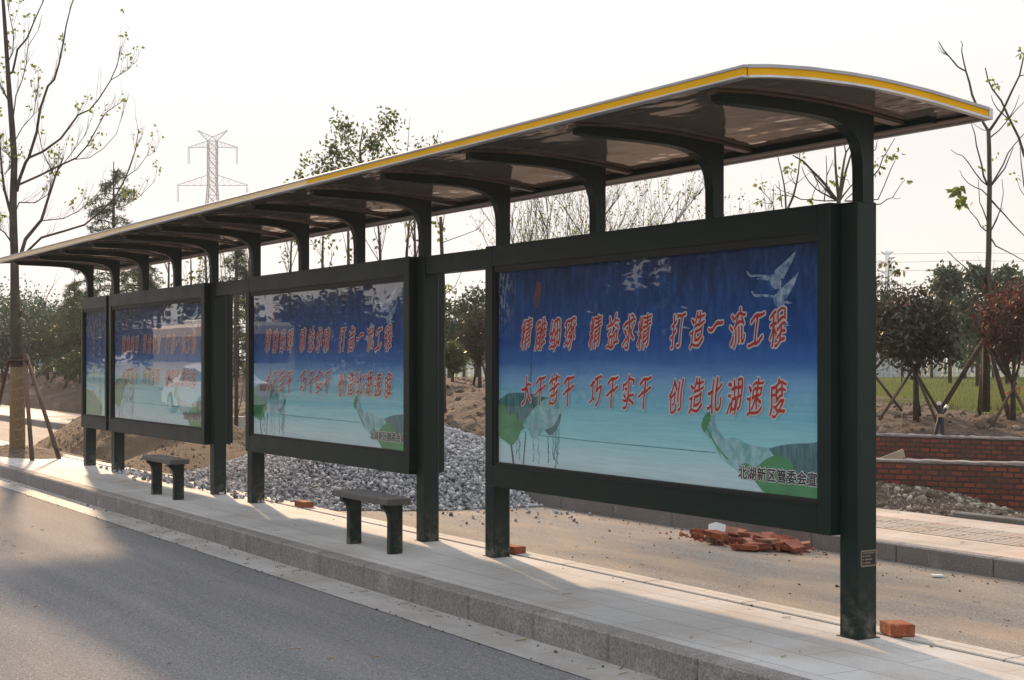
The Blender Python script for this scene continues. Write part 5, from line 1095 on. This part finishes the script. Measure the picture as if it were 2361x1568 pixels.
wood('opposite_wood', [(-48, -17), (-76, -18)], 1500, 3.0, 4.4, .30, 405, 'lower dark hedge across the road, mirrored in the middle poster glass', 3, M_LEAFO)
wood('opposite_wood', [(-76, -17), (-150, -17)], 1300, 5.5, 9.0, .36, 406, 'tall dark roadside wood across the road, mirrored in the far poster glass', 4, M_LEAFO)
# lattice pylon
PD = 300; c0 = at(490, 827, PD); c0.z = 0
T = thing('pylon', c0, 'tall lattice power pylon standing far away left of the roof', 'pylon'); S = PD / 3400
def pz(v): return (827 - v) * S + 1.67
mb = MB(); w0 = .12; ex, ey = RT, AX
def hw(v): return (10 if v < 430 else 10 + (v - 430) * .075) * S
lv = [325, 343, 365, 388, 410, 428, 450, 475, 505, 540, 585, 640, 710, 800, 830]
def cor(v, i): s = [(-1, -1), (1, -1), (1, 1), (-1, 1)][i]; return c0 + ex * s[0] * hw(v) + ey * s[1] * hw(v) + UP * pz(v)
for a, b in zip(lv, lv[1:]):
    for i in range(4):
        j = (i + 1) % 4; mb.bar(cor(a, i), cor(b, i), w0 * 1.3); mb.bar(cor(a, i), cor(b, j), w0 * .7); mb.bar(cor(a, j), cor(b, i), w0 * .7); mb.bar(cor(a, i), cor(a, j), w0 * .7)
mb.build('tower_body', M_PYLON, T)
def P2(u, v): return c0 + ex * ((u - 490) * S) + UP * pz(v)
for arms in ([((433, 340), (478, 325)), ((433, 341), (478, 340)), ((548, 340), (502, 325)), ((548, 341), (502, 340))], [((408, 427), (478, 404)), ((408, 428), (478, 428)), ((572, 427), (502, 404)), ((572, 428), (502, 428))], [((455, 300), (490, 316)), ((455, 300), (480, 326)), ((525, 300), (490, 316)), ((525, 300), (500, 326)), ((480, 326), (490, 314)), ((500, 326), (490, 314))]):
    mb = MB()
    for a, b in arms: mb.bar(P2(*a), P2(*b), w0)
    for k in range(1, 5):
        for A, B, C, Dd in ((arms[0][0], arms[0][1], arms[1][0], arms[1][1]), (arms[2][0], arms[2][1], arms[3][0], arms[3][1])):
            t1 = k / 5; mb.bar(P2(*A).lerp(P2(*B), t1), P2(*C).lerp(P2(*Dd), t1), w0 * .5); mb.bar(P2(*A).lerp(P2(*B), t1), P2(*C).lerp(P2(*Dd), min(t1 + .2, 1)), w0 * .4)
    mb.build('cross_arm', M_PYLON, T)
for u, v in ((435, 342), (546, 342), (410, 430), (570, 430)):
    for s in (-1.5, 1.5): mb = MB(); mb.bar(P2(u + s, v), P2(u + s, v + 36), .09); mb.build('insulator', M_PYLON, T)
# monopole and its wires
PD = 210; c0 = at(2045, 827, PD); c0.z = 0; S = PD / 3400
T = thing('pylon', c0, 'pale single pole power pylon with short cross arms seen right of the nearest post', 'pylon')
mb = MB(); mb.tube([c0, c0 + UP * pz(579)], [.62, .34], 12); mb.build('pole', M_MONO, T, True)
for v, w in ((580, 15), (601, 21), (623, 21), (648, 19)):
    mb = MB(); z = (827 - v) * S + 1.67
    for s in (-1, 1): mb.tube([c0 + UP * (z - .45), c0 + RT * (s * w * S) + UP * z], [.30, .07], 6)
    mb.build('cross_arm', M_MONO, T)
for k, (v, v2) in enumerate([(580, 583), (601, 600), (623, 618), (649, 655)]):
    mb = MB(); pts = []
    for j in range(13):
        t_ = j / 12; u = 2045 - 400 + 900 * t_; vv = v + (v2 - v) * t_ + 5 * (1 - (2 * ((t_ * 1.5) % 1) - 1) ** 2); pts.append(at(u, vv, PD - 10 * t_))
    mb.tube(pts, .035, 4); finish(mb.build('power_cable', M_PYLON), ['topmost thin power cable running right from the pale pole', 'second power cable from the top on the pale pole', 'third power cable from the top on the pale pole', 'lowest thin power cable on the pale pole'][k], 'cable', 'cables on the pale pole')

# ------------------------------------------------------------------ vehicles on the far side of the road, mirrored in the second poster's glass
def wheel(T, x, y, r, w):
    mb = MB(); mb.tube([(x, y - w / 2, r), (x, y + w / 2, r)], r, 20); t = mb.build('wheel', M_BLACK, T)
    mb = MB(); mb.tube([(x, y - w / 2 - .012, r), (x, y + w / 2 + .012, r)], r * .62, 14); mb.build('rim', M_SILVER, t)
def xprism(mb, poly, y0, y1, mi=0, inset=0):
    n = len(poly); vs = [(x, y0, z) for x, z in poly] + [(x, y1, z) for x, z in poly]
    mb.add(vs, [(i, (i + 1) % n, n + (i + 1) % n, n + i) for i in range(n)] + [tuple(range(n))[::-1], tuple(range(n, 2 * n))], mi); return mb
def build_car(x, y):
    T = thing('car', (x, y, 0), 'white car driving off along the far side of the road, mirrored in the second poster', 'car'); BASE[T.name] = Vector((0, 0, 0))
    body = [(-2.25, .35), (-2.28, .62), (-2.2, .80), (-1.3, .95), (1.95, 1.02), (2.2, .95), (2.27, .6), (2.22, .33), (1.75, .25), (-1.75, .25)]
    mb = MB(); xprism(mb, body, -.86, .86); B = mb.build('body', plain('white_car_paint', (.80, .80, .82), .2), T)
    lo = [(-1.25, .95), (1.75, 1.0)]; n = 9; mb = MB(); prof = [(-1.30, .94), (-.95, 1.18), (-.45, 1.45), (.2, 1.53), (.9, 1.48), (1.45, 1.22), (1.82, 1.0)]
    vs = [(px, sy * (.82 - .16 * (pz_ - .94) / .6), pz_) for sy in (-1, 1) for px, pz_ in prof]; m_ = len(prof)
    mb.add(vs, [(k, k + 1, m_ + k + 1, m_ + k) for k in range(m_ - 1)] + [tuple(range(m_))[::-1], tuple(range(m_, 2 * m_))]); mb.build('cabin', bpy.data.materials['white_car_paint'], T)
    G = plain('car_glass', (.02, .025, .03), .06, 0, .9)
    for sy in (-1, 1):
        for a, b in ((-.95, -.02), (.06, 1.25)):
            q = [(a + (.0 if a > -.5 else .05), 1.0), (b, 1.0), (b - (.0 if b < 1 else .22), 1.38 if b < 1 else 1.26), (max(a, -.55), 1.40)]
            mb = MB(); mb.add([(px, sy * (.83 - .16 * (pz_ - .94) / .6), pz_) for px, pz_ in q], [(0, 1, 2, 3)] if sy < 0 else [(3, 2, 1, 0)]); mb.build('side_window', G, T)
    mb = MB(); mb.add([(1.77, -.66, 1.05), (1.77, .66, 1.05), (1.46, .58, 1.235), (1.46, -.58, 1.235)], [(0, 1, 2, 3)]); mb.build('rear_window', G, T)
    mb = MB(); mb.add([(-1.24, -.66, 1.0), (-.50, -.58, 1.44), (-.50, .58, 1.44), (-1.24, .66, 1.0)], [(0, 1, 2, 3)]); mb.build('windscreen', G, T)
    for sy in (-1, 1):
        MB().box(2.16, 2.285, min(sy * .58, sy * .84), max(sy * .58, sy * .84), .74, .92, 0, .01).build('tail_light', plain('tail_light_red', (.5, .02, .02), .3), T)
        MB().box(-2.29, -2.18, min(sy * .55, sy * .82), max(sy * .55, sy * .82), .60, .72, 0, .01).build('headlight', M_WHITE, T)
        for wx in (-1.42, 1.38): wheel(T, wx, sy * .80, .32, .20)
    return T
build_car(-42.6, -4.2)
def build_coach(x, y):
    T = thing('coach', (x, y, 0), 'cream coach parked on the far side of the road, mirrored in the second poster', 'coach'); BASE[T.name] = Vector((0, 0, 0))
    MB().box(-4.6, 4.6, -1.22, 1.22, .35, 3.05, 0, .14).build('body', plain('cream_coach_paint', (.46, .40, .30), .35), T)
    G = plain('coach_glass', (.02, .025, .03), .08, 0, .9)
    for sy in (-1, 1):
        for k in range(6): MB().box(-4.3 + 1.42 * k, -4.3 + 1.42 * k + 1.30, sy * 1.225 - .012, sy * 1.225 + .012, 1.55, 2.55).build('side_window', G, T)
        for wx in (-2.9, 2.6): wheel(T, wx, sy * 1.08, .48, .28)
    MB().box(4.595, 4.615, -1.0, 1.0, 1.5, 2.6).build('rear_window', G, T); MB().box(-4.615, -4.595, -1.08, 1.08, 1.2, 2.7).build('windscreen', G, T)
    MB().box(-2.2, .4, -.7, .7, 3.05, 3.25, 0, .04).build('roof_unit', M_WHITE, T)
    for sy in (-1, 1): MB().box(4.56, 4.62, sy * .95 - .12, sy * .95 + .12, .75, 1.05).build('tail_light', bpy.data.materials['tail_light_red'], T)
build_coach(-56.6, -9.6)
# ------------------------------------------------------------------ summer haze
mb = MB(); mb.box(-950, 950, -950, 950, -1.2, 62)
hm = bpy.data.materials.new('haze'); hm.use_nodes = True; hn = hm.node_tree; hn.nodes.remove(hn.nodes['Principled BSDF'])
pv = hn.nodes.new('ShaderNodeVolumePrincipled'); pv.inputs['Density'].default_value = .0006; pv.inputs['Color'].default_value = (.88, .92, .97, 1); pv.inputs['Anisotropy'].default_value = .2
hn.links.new(pv.outputs[0], hn.nodes['Material Output'].inputs['Volume'])
finish(mb.build('haze', hm), kind='stuff', label='pale summer haze that fades the far trees')

r = random.Random(77); n_ = 0
P = []; mb = MB()
for k in range(150):
    zone = r.choice(((-15, -4, 1.0, 4.3, .004), (-15, -4, 4.36, 4.64, .010), (-19, -4, 4.85, 5.85, .176), (-16, -5, 6.2, 8.9, .006), (-11, -5, 9.2, 10.9, .156)))
    x, y = r.uniform(*zone[:2]), r.uniform(*zone[2:4]); a = r.uniform(0, 3.14); L = r.uniform(.02, .09); u = Vector((math.cos(a), math.sin(a), 0)); w = r.uniform(.003, .009)
    mb.obox(Vector((x, y, zone[4])), u, u.cross(UP), UP, L, w, .004)
finish(mb.build('straw_litter', M_ROPE), kind='stuff', label='bits of straw and dry twig scattered over the road and paving')
rr = np.random.default_rng(92); P = []
for (a, b_, c, d, nn, z) in ((-22, -3, 4.50, 4.655, 500, .006), (-20, -3, 4.30, 4.36, 300, .005), (-20, -3, 5.80, 5.95, 260, .168), (-16, -4, 6.1, 6.5, 300, .002), (-14, -5, 8.7, 9.0, 500, .002)):
    P.append(np.column_stack([rr.uniform(a, b_, nn), np.clip(rr.normal((c + d) / 2, (d - c) / 3, nn), c, d), np.full(nn, z)]))
P = np.vstack(P); finish(link_mesh('kerb_grit', stones('kerb_grit', P, rr.gamma(1.3, .0026, len(P)).clip(.002, .016), 93), M_CLOD), kind='stuff', label='fine grit gathered along the kerbs and slab edges')
